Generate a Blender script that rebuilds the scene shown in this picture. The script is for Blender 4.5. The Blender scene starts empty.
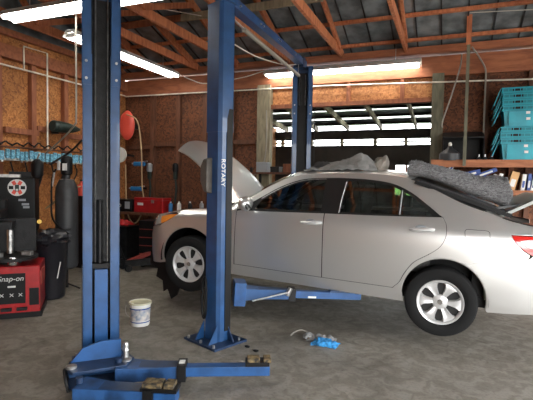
import bpy, bmesh, math, random
from math import sin, cos, pi, radians as R, sqrt, atan2
from mathutils import Vector, Matrix, noise
from mathutils.geometry import delaunay_2d_cdt
random.seed(7)
S = bpy.context.scene
COL = S.collection

# ------------------------------------------------------------------ materials
MATS = {}
def nodes(name):
    m = bpy.data.materials.new(name); m.use_nodes = True
    nt = m.node_tree; b = nt.nodes['Principled BSDF']
    MATS[name] = m
    return m, nt, b
def mat(name, col, rough=.5, metal=0., coat=0., var=0., scale=8., bump=0., bscale=60., emit=None, estr=1., alt=None, spec=None):
    m, nt, b = nodes(name)
    c = (*col, 1)
    b.inputs['Base Color'].default_value = c
    b.inputs['Roughness'].default_value = rough
    b.inputs['Metallic'].default_value = metal
    b.inputs['Coat Weight'].default_value = coat
    if spec is not None: b.inputs['Specular IOR Level'].default_value = spec
    tc = nt.nodes.new('ShaderNodeTexCoord')
    if var or alt:
        n = nt.nodes.new('ShaderNodeTexNoise'); n.inputs['Scale'].default_value = scale; n.inputs['Detail'].default_value = 5
        nt.links.new(tc.outputs['Object'], n.inputs['Vector'])
        r = nt.nodes.new('ShaderNodeValToRGB')
        a = alt if alt else tuple(x*(1-var) for x in col)
        r.color_ramp.elements[0].position = .35; r.color_ramp.elements[1].position = .65
        r.color_ramp.elements[0].color = (*a, 1)
        r.color_ramp.elements[1].color = (*[min(1, x*(1+var*.5)) for x in col], 1)
        nt.links.new(n.outputs['Fac'], r.inputs['Fac']); nt.links.new(r.outputs['Color'], b.inputs['Base Color'])
    if bump:
        n = nt.nodes.new('ShaderNodeTexNoise'); n.inputs['Scale'].default_value = bscale; n.inputs['Detail'].default_value = 4
        nt.links.new(tc.outputs['Object'], n.inputs['Vector'])
        bp = nt.nodes.new('ShaderNodeBump'); bp.inputs['Strength'].default_value = bump; bp.inputs['Distance'].default_value = .02
        nt.links.new(n.outputs['Fac'], bp.inputs['Height']); nt.links.new(bp.outputs['Normal'], b.inputs['Normal'])
    if emit:
        b.inputs['Emission Color'].default_value = (*emit, 1); b.inputs['Emission Strength'].default_value = estr
    return m
def osb(name, light, mid, dark, sc=26):
    m, nt, b = nodes(name)
    tc = nt.nodes.new('ShaderNodeTexCoord'); mp = nt.nodes.new('ShaderNodeMapping')
    nt.links.new(tc.outputs['Object'], mp.inputs['Vector'])
    nz = nt.nodes.new('ShaderNodeTexNoise'); nz.inputs['Scale'].default_value = 9
    nt.links.new(mp.outputs['Vector'], nz.inputs['Vector'])
    mx = nt.nodes.new('ShaderNodeMixRGB'); mx.inputs['Fac'].default_value = .12
    nt.links.new(mp.outputs['Vector'], mx.inputs['Color1']); nt.links.new(nz.outputs['Color'], mx.inputs['Color2'])
    v = nt.nodes.new('ShaderNodeTexVoronoi'); v.inputs['Scale'].default_value = sc
    nt.links.new(mx.outputs['Color'], v.inputs['Vector'])
    sp = nt.nodes.new('ShaderNodeSeparateColor'); nt.links.new(v.outputs['Color'], sp.inputs['Color'])
    r = nt.nodes.new('ShaderNodeValToRGB'); e = r.color_ramp.elements
    e[0].position = 0; e[0].color = (*dark, 1); e[1].position = 1; e[1].color = (*light, 1)
    k = e.new(.45); k.color = (*mid, 1)
    nt.links.new(sp.outputs['Red'], r.inputs['Fac'])
    n2 = nt.nodes.new('ShaderNodeTexNoise'); n2.inputs['Scale'].default_value = 1.3; n2.inputs['Detail'].default_value = 3
    nt.links.new(tc.outputs['Object'], n2.inputs['Vector'])
    r2 = nt.nodes.new('ShaderNodeValToRGB'); r2.color_ramp.elements[0].position = .35; r2.color_ramp.elements[0].color = (.55, .5, .45, 1); r2.color_ramp.elements[1].position = .6; r2.color_ramp.elements[1].color = (1, 1, 1, 1)
    nt.links.new(n2.outputs['Fac'], r2.inputs['Fac'])
    mu = nt.nodes.new('ShaderNodeMixRGB'); mu.blend_type = 'MULTIPLY'; mu.inputs['Fac'].default_value = .8
    nt.links.new(r.outputs['Color'], mu.inputs['Color1']); nt.links.new(r2.outputs['Color'], mu.inputs['Color2'])
    nt.links.new(mu.outputs['Color'], b.inputs['Base Color'])
    b.inputs['Roughness'].default_value = .75
    return m
def wood(name, a, c, sc=(6, 6, 1.2), rough=.7):
    m, nt, b = nodes(name)
    tc = nt.nodes.new('ShaderNodeTexCoord'); mp = nt.nodes.new('ShaderNodeMapping'); mp.inputs['Scale'].default_value = sc
    nt.links.new(tc.outputs['Object'], mp.inputs['Vector'])
    n = nt.nodes.new('ShaderNodeTexNoise'); n.inputs['Scale'].default_value = 3; n.inputs['Detail'].default_value = 8; n.inputs['Distortion'].default_value = .6
    nt.links.new(mp.outputs['Vector'], n.inputs['Vector'])
    r = nt.nodes.new('ShaderNodeValToRGB'); r.color_ramp.elements[0].position = .3; r.color_ramp.elements[1].position = .7
    r.color_ramp.elements[0].color = (*a, 1); r.color_ramp.elements[1].color = (*c, 1)
    nt.links.new(n.outputs['Fac'], r.inputs['Fac']); nt.links.new(r.outputs['Color'], b.inputs['Base Color'])
    b.inputs['Roughness'].default_value = rough
    return m
def floor_mat():
    m, nt, b = nodes('concrete')
    tc = nt.nodes.new('ShaderNodeTexCoord')
    def nz(s, d, dist=0):
        n = nt.nodes.new('ShaderNodeTexNoise'); n.inputs['Scale'].default_value = s; n.inputs['Detail'].default_value = d; n.inputs['Distortion'].default_value = dist
        nt.links.new(tc.outputs['Object'], n.inputs['Vector']); return n
    def rp(n, p0, c0, p1, c1):
        r = nt.nodes.new('ShaderNodeValToRGB'); e = r.color_ramp.elements
        e[0].position = p0; e[0].color = (*c0, 1); e[1].position = p1; e[1].color = (*c1, 1)
        nt.links.new(n.outputs['Fac'], r.inputs['Fac']); return r
    a = rp(nz(.9, 6, .5), .3, (.185, .168, .138), .68, (.315, .29, .245))
    c = rp(nz(7, 8, 1.), .42, (.62, .60, .56), .6, (1, 1, 1))
    d = rp(nz(38, 4), .30, (.6, .6, .6), .5, (1, 1, 1))
    st = rp(nz(2.3, 5, 1.5), .60, (1, 1, 1), .72, (.55, .52, .48))
    cur = a
    for q, f in ((c, .75), (d, .6), (st, .7)):
        mu = nt.nodes.new('ShaderNodeMixRGB'); mu.blend_type = 'MULTIPLY'; mu.inputs['Fac'].default_value = f
        nt.links.new(cur.outputs['Color'], mu.inputs['Color1']); nt.links.new(q.outputs['Color'], mu.inputs['Color2']); cur = mu
    nt.links.new(cur.outputs['Color'], b.inputs['Base Color'])
    b.inputs['Roughness'].default_value = .62
    bp = nt.nodes.new('ShaderNodeBump'); bp.inputs['Strength'].default_value = .25; bp.inputs['Distance'].default_value = .01
    nt.links.new(nz(25, 6).outputs['Fac'], bp.inputs['Height']); nt.links.new(bp.outputs['Normal'], b.inputs['Normal'])
    return m
def glass_mat(name, tint, k=.12):
    m = bpy.data.materials.new(name); m.use_nodes = True; nt = m.node_tree; nt.nodes.clear(); MATS[name] = m
    o = nt.nodes.new('ShaderNodeOutputMaterial'); t = nt.nodes.new('ShaderNodeBsdfTransparent'); t.inputs['Color'].default_value = (*tint, 1)
    g = nt.nodes.new('ShaderNodeBsdfGlossy'); g.inputs['Roughness'].default_value = .02; g.inputs['Color'].default_value = (.95, 1, .97, 1)
    fr = nt.nodes.new('ShaderNodeFresnel'); fr.inputs['IOR'].default_value = 1.5
    ad = nt.nodes.new('ShaderNodeMath'); ad.operation = 'ADD'; ad.inputs[1].default_value = k
    mx = nt.nodes.new('ShaderNodeMixShader')
    nt.links.new(fr.outputs['Fac'], ad.inputs[0]); nt.links.new(ad.outputs[0], mx.inputs['Fac'])
    nt.links.new(t.outputs[0], mx.inputs[1]); nt.links.new(g.outputs[0], mx.inputs[2]); nt.links.new(mx.outputs[0], o.inputs['Surface'])
    return m

M = dict(
 floor=floor_mat(),
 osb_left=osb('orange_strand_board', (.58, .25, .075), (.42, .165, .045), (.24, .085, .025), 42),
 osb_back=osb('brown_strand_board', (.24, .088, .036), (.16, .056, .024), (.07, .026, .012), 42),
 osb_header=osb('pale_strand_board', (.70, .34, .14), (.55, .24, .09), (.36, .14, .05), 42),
 stud=wood('red_brown_timber', (.20, .065, .032), (.36, .13, .06)),
 stud_dark=wood('dark_brown_timber', (.09, .035, .018), (.18, .07, .035)),
 rafter=wood('rafter_timber', (.32, .095, .04), (.58, .21, .09)),
 beam=wood('header_timber', (.22, .07, .032), (.40, .14, .06), (1.2, 6, 6)),
 blackbrown=mat('black_brown_timber', (.022, .014, .010), .85, var=.4, scale=5),  # near-black brown timber for the lean-to
 pale=wood('weathered_pale_timber', (.20, .17, .11), (.38, .33, .22)),
 greenwood=wood('green_weathered_timber', (.09, .09, .06), (.20, .19, .13)),
 shelf=wood('shelf_timber', (.26, .09, .04), (.46, .18, .08), (1.2, 6, 6)),
 sheet=mat('galvanised_roof_sheet', (.21, .245, .26), .5, .3, var=.45, scale=4, alt=(.10, .12, .13)),
 seam=mat('roof_seam', (.02, .022, .025), .6),
 blue=mat('blue_lift_paint', (.015, .070, .195), .38, .0, .3, var=.22, scale=6),
 blue_b=mat('bright_blue_lift_paint', (.017, .085, .25), .38, .0, .3, var=.25, scale=7),
 dirtyblue=mat('greasy_blue_paint', (.014, .06, .17), .45, var=.6, scale=7),
 navy=mat('worn_navy_paint', (.012, .035, .09), .45, .1, 0, var=.4, scale=9),
 black=mat('black_plastic', (.005, .005, .0055), .5, var=.3, spec=.3),
 blackm=mat('greasy_black_metal', (.012, .012, .013), .5, .3, var=.5, scale=14, bump=.2),
 rubber=mat('tyre_rubber', (.009, .009, .009), .85, spec=.25, bump=.15, bscale=90),
 steel=mat('bare_steel', (.55, .55, .54), .3, .9, var=.3, scale=20),
 chrome=mat('chrome', (.85, .85, .85), .12, 1.),
 rust=mat('scuffed_pad', (.20, .14, .06), .8, var=.5, scale=25, alt=(.02, .018, .015)),
 silver=mat('silver_car_paint', (.70, .695, .675), .31, .79, .8),
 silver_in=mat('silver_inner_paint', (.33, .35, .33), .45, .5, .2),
 hub=mat('silver_wheel_cover', (.62, .62, .61), .38, .4, .3),
 hubdark=mat('wheel_shadow_metal', (.02, .02, .02), .6, .3),
 glass=glass_mat('tinted_car_glass', (.34, .40, .38), .15),
 trimblk=mat('window_trim_black', (.012, .012, .012), .3, coat=.2),
 amber=mat('amber_lens', (.75, .24, .03), .18, coat=1.),
 clear=mat('headlamp_lens', (.55, .56, .55), .08, .5, 1.),
 redlens=mat('red_lens', (.55, .02, .015), .15, coat=1.),
 whitelens=mat('white_lens', (.8, .75, .72), .15, coat=1.),
 seatc=mat('grey_seat_cloth', (.10, .10, .095), .9, bump=.2),
 white=mat('white_plastic', (.72, .72, .68), .5),
 cream=mat('yellowed_white_plastic', (.62, .60, .40), .5, var=.2),
 label=mat('pail_label', (.55, .50, .45), .5, var=.5, scale=18, alt=(.25, .3, .38)),
 conduit=mat('pale_conduit', (.85, .80, .68), .5, var=.2),
 wirew=mat('white_cable', (.65, .62, .56), .6),
 hoseg=mat('tan_air_hose', (.45, .32, .17), .55),
 hosegrey=mat('grey_hose', (.28, .26, .22), .5),
 red=mat('red_enamel', (.42, .012, .015), .3, coat=.6, var=.2),
 redb=mat('faded_red_plastic', (.75, .09, .06), .45),
 dgreen=mat('dark_green_plastic', (.018, .035, .03), .5, var=.3),
 lblue=mat('light_blue_plastic', (.22, .52, .68), .45, var=.5, scale=40, alt=(.06, .22, .34)),
 bluep=mat('blue_plastic', (.02, .17, .42), .4),
 coverbrown=mat('brown_grey_cover', (.10, .088, .075), .6, var=.3),
 teal=mat('teal_tote_plastic', (.010, .34, .43), .38, var=.2, scale=4),
 teald=mat('dark_teal_plastic', (.008, .20, .25), .45),
 tank=mat('dark_grey_tank_paint', (.038, .040, .043), .45, var=.3, bump=.05),
 bag=mat('black_bag_plastic', (.012, .012, .016), .3, bump=.4, bscale=12),
 lightbody=mat('white_fixture_enamel', (.75, .75, .72), .4),
 tube=mat('lit_fluorescent_tube', (1, 1, 1), .4, emit=(1., .97, .90), estr=10.),
 clothg=mat('grey_cloth', (.26, .26, .25), .95, var=.3, scale=14, bump=.6, bscale=30),
 clothb=mat('blue_cloth', (.04, .28, .62), .9, var=.5, scale=30, bump=.4),
 brownfoam=mat('grey_brown_felt', (.27, .24, .205), .95, var=.3, bump=.5),
 darkfelt=mat('dark_felt', (.04, .04, .042), .95, var=.4, bump=.5),
 tan=mat('tan_card', (.62, .36, .16), .7),
 navycard=mat('navy_card', (.03, .07, .26), .5), whitecard=mat('white_card', (.7, .7, .68), .6),
 greycard=mat('grey_card', (.30, .32, .34), .6), redcard=mat('dark_red_card', (.30, .04, .03), .6),
 orange=mat('orange_plastic', (.75, .22, .03), .5),
 leaf=mat('hedge_leaves', (.10, .22, .04), .8, var=.6, scale=6),
 outside=mat('gravel_yard', (.42, .41, .38), .9, var=.3, scale=3),
 wallout=mat('plain_board_wall', (.30, .17, .09), .8, var=.3),
)
def shag():
    m, nt, b = nodes('grey_shag_carpet')
    tc = nt.nodes.new('ShaderNodeTexCoord'); mp = nt.nodes.new('ShaderNodeMapping'); mp.inputs['Scale'].default_value = (22, 120, 60); mp.inputs['Rotation'].default_value = (0, .7, .4)
    n = nt.nodes.new('ShaderNodeTexNoise'); n.inputs['Scale'].default_value = 1.4; n.inputs['Detail'].default_value = 6; n.inputs['Distortion'].default_value = 1.
    nt.links.new(tc.outputs['Object'], mp.inputs['Vector']); nt.links.new(mp.outputs['Vector'], n.inputs['Vector'])
    r = nt.nodes.new('ShaderNodeValToRGB'); e = r.color_ramp.elements
    e[0].position = .30; e[0].color = (.08, .08, .083, 1); e[1].position = .70; e[1].color = (.38, .38, .39, 1)
    nt.links.new(n.outputs['Fac'], r.inputs['Fac']); nt.links.new(r.outputs['Color'], b.inputs['Base Color']); b.inputs['Roughness'].default_value = 1
    bp = nt.nodes.new('ShaderNodeBump'); bp.inputs['Strength'].default_value = .9; bp.inputs['Distance'].default_value = .03
    nt.links.new(n.outputs['Fac'], bp.inputs['Height']); nt.links.new(bp.outputs['Normal'], b.inputs['Normal'])
    return m
M['shag'] = shag()
def translucent():
    m = bpy.data.materials.new('milky_roof_panel'); m.use_nodes = True; nt = m.node_tree; nt.nodes.clear()
    o = nt.nodes.new('ShaderNodeOutputMaterial'); t = nt.nodes.new('ShaderNodeBsdfTranslucent'); t.inputs['Color'].default_value = (.50, .52, .50, 1)
    d = nt.nodes.new('ShaderNodeBsdfDiffuse'); d.inputs['Color'].default_value = (.7, .7, .7, 1); x = nt.nodes.new('ShaderNodeMixShader'); x.inputs[0].default_value = .15
    nt.links.new(t.outputs[0], x.inputs[1]); nt.links.new(d.outputs[0], x.inputs[2]); nt.links.new(x.outputs[0], o.inputs['Surface'])
    return m
M['milky'] = translucent()

# ------------------------------------------------------------------ mesh helper
class MB:
    def __init__(s): s.v = []; s.f = []; s.sm = []
    def add(s, vs, fs, smooth=False, mx=None):
        o = len(s.v)
        s.v += [(mx @ Vector(p)) if mx else Vector(p) for p in vs]
        s.f += [tuple(i+o for i in f) for f in fs]; s.sm += [smooth]*len(fs)
        return s
    def box(s, c, d, rz=0, rx=0, ry=0):
        x, y, z = d[0]/2, d[1]/2, d[2]/2
        vs = [(a*x, b*y, e*z) for a in (-1, 1) for b in (-1, 1) for e in (-1, 1)]
        fs = [(0, 1, 3, 2), (4, 6, 7, 5), (0, 4, 5, 1), (2, 3, 7, 6), (0, 2, 6, 4), (1, 5, 7, 3)]
        mx = Matrix.Translation(c) @ Matrix.Rotation(rz, 4, 'Z') @ Matrix.Rotation(ry, 4, 'Y') @ Matrix.Rotation(rx, 4, 'X')
        return s.add(vs, fs, False, mx)
    def b(s, x0, x1, y0, y1, z0, z1):
        return s.box(((x0+x1)/2, (y0+y1)/2, (z0+z1)/2), (abs(x1-x0), abs(y1-y0), abs(z1-z0)))
    def bar(s, p, q, w, h):                       # square timber between two points
        p, q = Vector(p), Vector(q); d = (q-p); L = d.length; d.normalize()
        up = Vector((0, 0, 1)) if abs(d.z) < .95 else Vector((0, 1, 0))
        r = d.cross(up).normalized(); u = r.cross(d)
        vs = []
        for t in (p, q):
            for a, c in ((-1, -1), (1, -1), (1, 1), (-1, 1)): vs.append(t+r*a*w/2+u*c*h/2)
        fs = [(3, 2, 1, 0), (4, 5, 6, 7), (0, 1, 5, 4), (1, 2, 6, 5), (2, 3, 7, 6), (3, 0, 4, 7)]
        return s.add(vs, fs)
    def tube(s, pts, r, n=10, caps=True, smooth=True):
        pts = [Vector(p) for p in pts]; N = len(pts); rr = r if isinstance(r, (list, tuple)) else [r]*N
        vs = []; prev = None
        for i, p in enumerate(pts):
            d = (pts[min(i+1, N-1)]-pts[max(i-1, 0)]).normalized()
            if prev is None: a = d.orthogonal().normalized()
            else:
                a = prev - d*prev.dot(d)
                a = a.normalized() if a.length > 1e-5 else d.orthogonal().normalized()
            prev = a; c = d.cross(a)
            for k in range(n):
                t = 2*pi*k/n; vs.append(p+(a*cos(t)+c*sin(t))*rr[i])
        fs = []
        for i in range(N-1):
            for k in range(n):
                k2 = (k+1) % n; fs.append((i*n+k, i*n+k2, (i+1)*n+k2, (i+1)*n+k))
        s.add(vs, fs, smooth)
        if caps:
            o = len(s.v)-len(vs)
            s.f += [tuple(o+k for k in reversed(range(n))), tuple(o+(N-1)*n+k for k in range(n))]; s.sm += [False]*2
        return s
    def cyl(s, p, q, r, r2=None, n=20): return s.tube([p, q], [r, r if r2 is None else r2], n)
    def lathe(s, prof, n=28, mx=None, smooth=True):   # profile (r, z) about z
        vs = []; fs = []
        for r, z in prof:
            for k in range(n): t = 2*pi*k/n; vs.append((r*cos(t), r*sin(t), z))
        for i in range(len(prof)-1):
            for k in range(n):
                k2 = (k+1) % n; fs.append((i*n+k, i*n+k2, (i+1)*n+k2, (i+1)*n+k))
        return s.add(vs, fs, smooth, mx)
    def prism(s, poly, z0, z1, mx=None):
        n = len(poly); vs = [(x, y, z0) for x, y in poly]+[(x, y, z1) for x, y in poly]
        fs = [tuple(reversed(range(n))), tuple(range(n, 2*n))]+[(i, (i+1) % n, n+(i+1) % n, n+i) for i in range(n)]
        return s.add(vs, fs, False, mx)
    def grid(s, fn, nu, nv, smooth=True, thick=0.):
        P = [[Vector(fn(i/nu, j/nv)) for j in range(nv+1)] for i in range(nu+1)]
        vs = [p for row in P for p in row]; w = nv+1
        fs = [(i*w+j, (i+1)*w+j, (i+1)*w+j+1, i*w+j+1) for i in range(nu) for j in range(nv)]
        if not thick: return s.add(vs, fs, smooth)
        N = []
        for i in range(nu+1):
            for j in range(nv+1):
                a = P[min(i+1, nu)][j]-P[max(i-1, 0)][j]; c = P[i][min(j+1, nv)]-P[i][max(j-1, 0)]
                q = a.cross(c); N.append(q.normalized() if q.length > 1e-9 else Vector((0, 0, 1)))
        o = len(vs); bot = [p-n*thick for p, n in zip(vs, N)]
        f2 = [tuple(o+k for k in reversed(f)) for f in fs]
        ring = [i*w for i in range(nu+1)]+[nu*w+j for j in range(1, nv+1)]+[i*w+nv for i in range(nu-1, -1, -1)]+[j for j in range(nv-1, 0, -1)]
        f3 = [(ring[k], o+ring[k], o+ring[(k+1) % len(ring)], ring[(k+1) % len(ring)]) for k in range(len(ring))]
        return s.add(vs+bot, fs+f2+f3, smooth)
    def blob(s, c, r, seed=0, amp=.25, n=14, fr=2.5):
        vs = []; fs = []; c = Vector(c)
        for i in range(n+1):
            ph = pi*i/n
            for k in range(2*n):
                t = pi*k/n; d = Vector((sin(ph)*cos(t), sin(ph)*sin(t), cos(ph)))
                q = 1+amp*noise.noise(d*fr+Vector((seed*7.3, seed*3.1, 0)))
                vs.append(c+Vector((d.x*r[0], d.y*r[1], d.z*r[2]))*q)
        for i in range(n):
            for k in range(2*n):
                k2 = (k+1) % (2*n); fs.append((i*2*n+k, (i+1)*2*n+k, (i+1)*2*n+k2, i*2*n+k2))
        return s.add(vs, fs, True)
    def build(s, name, m, parent=None, bevel=0., ang=35, label=None, recalc=True):
        me = bpy.data.meshes.new(name); me.from_pydata([tuple(v) for v in s.v], [], s.f)
        me.polygons.foreach_set('use_smooth', s.sm); me.materials.append(m)
        if recalc:
            bm = bmesh.new(); bm.from_mesh(me); bmesh.ops.remove_doubles(bm, verts=bm.verts, dist=1e-6); bmesh.ops.recalc_face_normals(bm, faces=bm.faces); bm.to_mesh(me); bm.free()
        if any(s.sm): me.set_sharp_from_angle(angle=R(ang))
        o = bpy.data.objects.new(name, me); COL.objects.link(o); o.parent = parent
        if bevel:
            bv = o.modifiers.new('bevel', 'BEVEL'); bv.width = bevel; bv.segments = 2; bv.limit_method = 'ANGLE'
        if label: o['label'] = label
        return o
def tag(o, label, cat, group=None):
    o['label'] = label; o['category'] = cat
    if group: o['group'] = group
    return o
def thing(name, label, cat, loc=(0, 0, 0), rz=0, group=None):
    o = bpy.data.objects.new(name, None); COL.objects.link(o); o.empty_display_size = .1
    o.location = loc; o.rotation_euler = (0, 0, rz); return tag(o, label, cat, group)
def struct(name, mb, m, **k):
    o = mb.build(name, m, **k)
    if not o.parent: o['kind'] = 'structure'
    return o
def dup(root, loc, rz=None, label=None, group=None):
    r = root.copy(); COL.objects.link(r); r.location = loc
    if rz is not None: r.rotation_euler = (0, 0, rz)
    if label: r['label'] = label
    if group: r['group'] = group
    for ch in list(root.children):
        c = ch.copy(); COL.objects.link(c); c.parent = r
        for g in list(ch.children):
            d = g.copy(); COL.objects.link(d); d.parent = c
    return r
def spl(pts, n=8, closed=False):
    pts = [Vector(p) for p in pts]; out = []; N = len(pts)
    rng = range(N if closed else N-1)
    for i in rng:
        p1, p2 = pts[i], pts[(i+1) % N]
        p0 = pts[(i-1) % N] if closed or i > 0 else p1*2-p2
        p3 = pts[(i+2) % N] if closed or i+2 < N else p2*2-p1
        for k in range(n):
            t = k/n
            out.append(.5*((2*p1)+(p2-p0)*t+(2*p0-5*p1+4*p2-p3)*t*t+(3*p1-p0-3*p2+p3)*t**3))
    if not closed: out.append(pts[-1])
    return out
def text_mesh(name, txt, size, m, parent, mx, depth=.001, font_sx=1.):
    cu = bpy.data.curves.new(name, 'FONT'); cu.body = txt; cu.size = size; cu.extrude = depth; cu.align_x = 'CENTER'; cu.align_y = 'CENTER'
    o = bpy.data.objects.new(name+'_c', cu); COL.objects.link(o)
    me = bpy.data.meshes.new_from_object(o); bpy.data.objects.remove(o); bpy.data.curves.remove(cu)
    me.transform(mx @ Matrix.Diagonal((font_sx, 1, 1, 1))); me.materials.clear(); me.materials.append(m)
    q = bpy.data.objects.new(name, me); COL.objects.link(q); q.parent = parent; return q

# ------------------------------------------------------------------ camera
cam = bpy.data.cameras.new('camera'); co = bpy.data.objects.new('camera', cam); COL.objects.link(co)
cam.sensor_width = 36; cam.lens = 36*450/533; cam.clip_start = .05; cam.clip_end = 200
yaw, pit, rol = R(22), R(-2.6), R(1.0)
fw = Vector((-sin(yaw)*cos(pit), cos(yaw)*cos(pit), sin(pit))); rt = Vector((cos(yaw), sin(yaw), 0)); up = rt.cross(fw)
r2, u2 = rt*cos(rol)+up*sin(rol), up*cos(rol)-rt*sin(rol)
mx = Matrix((r2, u2, -fw)).transposed().to_4x4(); mx.translation = Vector((0, 0, 1.65))
co.matrix_world = mx; S.camera = co

# ------------------------------------------------------------------ setting
YB, XL, XR, YF = 7.9, -6.5, 4.6, -4.5
struct('floor', MB().b(XL-.2, XR+.2, YF-.2, YB+.2, -.12, 0), M['floor'])
struct('trim_1', MB().b(XR+.2, 16, -14, 24, -.14, -.02).b(-16, XR+.2, YB+.2, 24, -.14, -.02), M['outside'])
# left wall: boards, studs, rails, top plate, gable sheets
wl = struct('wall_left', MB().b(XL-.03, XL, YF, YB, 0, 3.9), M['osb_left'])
sm_ = MB()
for y in [4.24, 4.90, 5.52, 6.2, 6.83, 7.45]+[y*.64-4.3 for y in range(13)]: sm_.b(XL, XL+.09, y-.045, y+.045, 0, 3.5)
for y0, z in ((4.3, 2.42), (5.0, 2.36), (5.6, 2.44), (6.25, 2.38), (6.9, 2.42)): sm_.b(XL, XL+.085, y0, y0+.62, z-.045, z+.045)
struct('wall_studs', sm_, M['stud'], parent=wl)
struct('top_plate', MB().b(XL, XL+.14, YF, YB, 3.46, 3.66).b(XL, XL+.09, YF, YB, 3.82, 3.92), M['beam'], parent=wl)
RZ = lambda y: 3.84+.33*(7.9-y) if y > 1.7 else 3.84+.33*(y-(-4.5))
struct('gable_sheet', MB().prism([(YF, 3.9), (YB, 3.84), (1.7, RZ(1.7))], XL-.03, XL, Matrix(((0, 0, 1, 0), (1, 0, 0, 0), (0, 1, 0, 0), (0, 0, 0, 1)))), M['sheet'], parent=wl)
# back wall: solid left part, opening, solid right part
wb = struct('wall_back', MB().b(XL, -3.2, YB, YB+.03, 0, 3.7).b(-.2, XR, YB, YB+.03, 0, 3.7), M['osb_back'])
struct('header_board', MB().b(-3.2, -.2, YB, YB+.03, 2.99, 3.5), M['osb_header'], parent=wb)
s1 = MB()
for x in (-5.75, -5.12, -4.5, -3.92): s1.b(x-.045, x+.045, YB-.09, YB, 0, 3.42)
for x in (.5, 1.1, 1.75, 2.4, 3., 3.6, 4.2): s1.b(x-.03, x+.03, YB-.09, YB, 0, 3.42)
for x0, x1, z in ((-6.4, -5.8, 2.28), (-5.7, -5.17, 2.34), (-5.07, -4.55, 2.3), (-4.45, -3.97, 2.34), (-3.87, -3.4, 2.36)): s1.b(x0, x1, YB-.085, YB, z-.04, z+.04)
struct('wall_studs', s1, M['stud_dark'], parent=wb)
struct('header_cripple', MB().b(-2.57, -2.51, YB-.08, YB, 2.99, 3.36).b(-1.70, -1.64, YB-.08, YB, 2.99, 3.36).b(-.80, -.74, YB-.08, YB, 2.99, 3.36).b(-3.1, -.3, YB-.09, YB, 2.96, 3.03), M['stud'], parent=wb)
struct('top_plate', MB().b(XL, XR, YB-.10, YB+.04, 3.36, 3.68).b(XL, XR, YB-.14, YB+.04, 3.72, 3.84), M['beam'], parent=wb)
struct('trim_2', MB().b(-3.36, -3.10, YB-.13, YB+.02, 0, 3.4), M['pale'])
struct('trim_3', MB().b(-.30, -.12, YB-.13, YB+.02, 0, 3.4), M['greenwood'])
# right wall with two open bays, front wall
struct('wall_right', MB().b(XR, XR+.1, YF, -3.6, 0, 4.2).b(XR, XR+.1, 2.7, 3.7, 0, 4.2).b(XR, XR+.1, 7.4, YB, 0, 4.2).b(XR, XR+.1, -3.6, 2.7, 3.2, 4.2).b(XR, XR+.1, 3.7, 7.4, 3.2, 4.2).prism([(YF, 4.2), (YB, 4.2), (1.7, RZ(1.7)-.1)], XR, XR+.1, Matrix(((0, 0, 1, 0), (1, 0, 0, 0), (0, 1, 0, 0), (0, 0, 0, 1)))), M['wallout'])
struct('wall_front', MB().b(XL, 1.5, YF-.1, YF, 0, 3.9).b(4.3, XR, YF-.1, YF, 0, 3.9).b(1.5, 4.3, YF-.1, YF, 3.3, 3.9), M['wallout'])
# roof: dark sheets, seams, purlins
YR = 1.7
cl = MB()
for (ya, yb) in ((YB+.3, YR), (YR, YF-.3)):
    za, zb = (RZ(ya), RZ(yb))
    cl.add([(XL-.1, ya, za), (XR+.2, ya, za), (XR+.2, yb, zb), (XL-.1, yb, zb), (XL-.1, ya, za+.02), (XR+.2, ya, za+.02), (XR+.2, yb, zb+.02), (XL-.1, yb, zb+.02)],
           [(0, 1, 2, 3), (7, 6, 5, 4), (0, 4, 5, 1), (1, 5, 6, 2), (2, 6, 7, 3), (3, 7, 4, 0)])
ceil = struct('ceiling', cl, M['sheet'])
sm_ = MB(); x = XL+.2
while x < XR:
    sm_.bar((x, YB+.2, RZ(YB+.2)-.012), (x, YR, RZ(YR)-.012), .02, .02); sm_.bar((x, YF, RZ(YF)-.012), (x, YR, RZ(YR)-.012), .02, .02); x += .36
struct('sheet_seams', sm_, M['seam'], parent=ceil)
pu = MB()
for y in [7.58, 7.0, 6.4, 5.8, 5.2, 4.6, 4.0, 3.4, 2.8, 2.2, .9, 0, -1, -2, -3, -4]: pu.bar((XL, y, RZ(y)-.045), (XR, y, RZ(y)-.045), .07, .045)
struct('purlins', pu, M['rafter'], parent=ceil)
# roof trusses, each one a thing
def truss(x, label):
    t = thing('roof_truss', label, 'truss', (x, 0, 3.80), 0, 'timber roof trusses')
    z = lambda y: RZ(y)-.12-3.80
    MB().bar((0, YB-.05, 0.03), (0, YF+.1, 0.03), .045, .13).build('bottom_chord', M['rafter'], t)
    MB().bar((0, YB-.05, z(YB-.25)+.02), (0, YR, z(YR)), .045, .12).bar((0, YR, z(YR)), (0, YF+.1, z(YF+.4)), .045, .12).build('top_chord', M['rafter'], t)
    for a, b_ in (((7.45, .06), (6.1, None)), ((6.1, None), (4.9, .06)), ((4.9, .06), (3.6, None)), ((3.6, None), (2.4, .06)), ((2.4, .06), (1.7, None))):
        p = (0.03, a[0], a[1] if a[1] is not None else z(a[0])); q = (0.03, b_[0], b_[1] if b_[1] is not None else z(b_[0]))
        MB().bar(p, q, .04, .085).build('web', M['rafter'], t)
    return t
t0 = truss(-5.65, 'timber roof truss nearest the left wall, over the long lamp')
for x, l in ((-4.65, 'red-brown roof truss second from the left wall, right of the long lamp'), (-3.79, 'red-brown roof truss seen above the raised hood'), (-2.75, 'red-brown roof truss running just behind the lift crossbeam'),
             (-1.78, 'red-brown roof truss meeting the back wall above the long horizontal lamp'), (-.72, 'red-brown roof truss meeting the back wall at the right end of the long lamp'),
             (1.35, 'roof truss to the right of the hanging timber post'), (2.6, 'roof truss outside the view to the right'), (3.7, 'roof truss next to the right wall')):
    if x > 2: continue
    dup(t0, (x, 0, 3.80), None, l, 'timber roof trusses')
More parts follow.
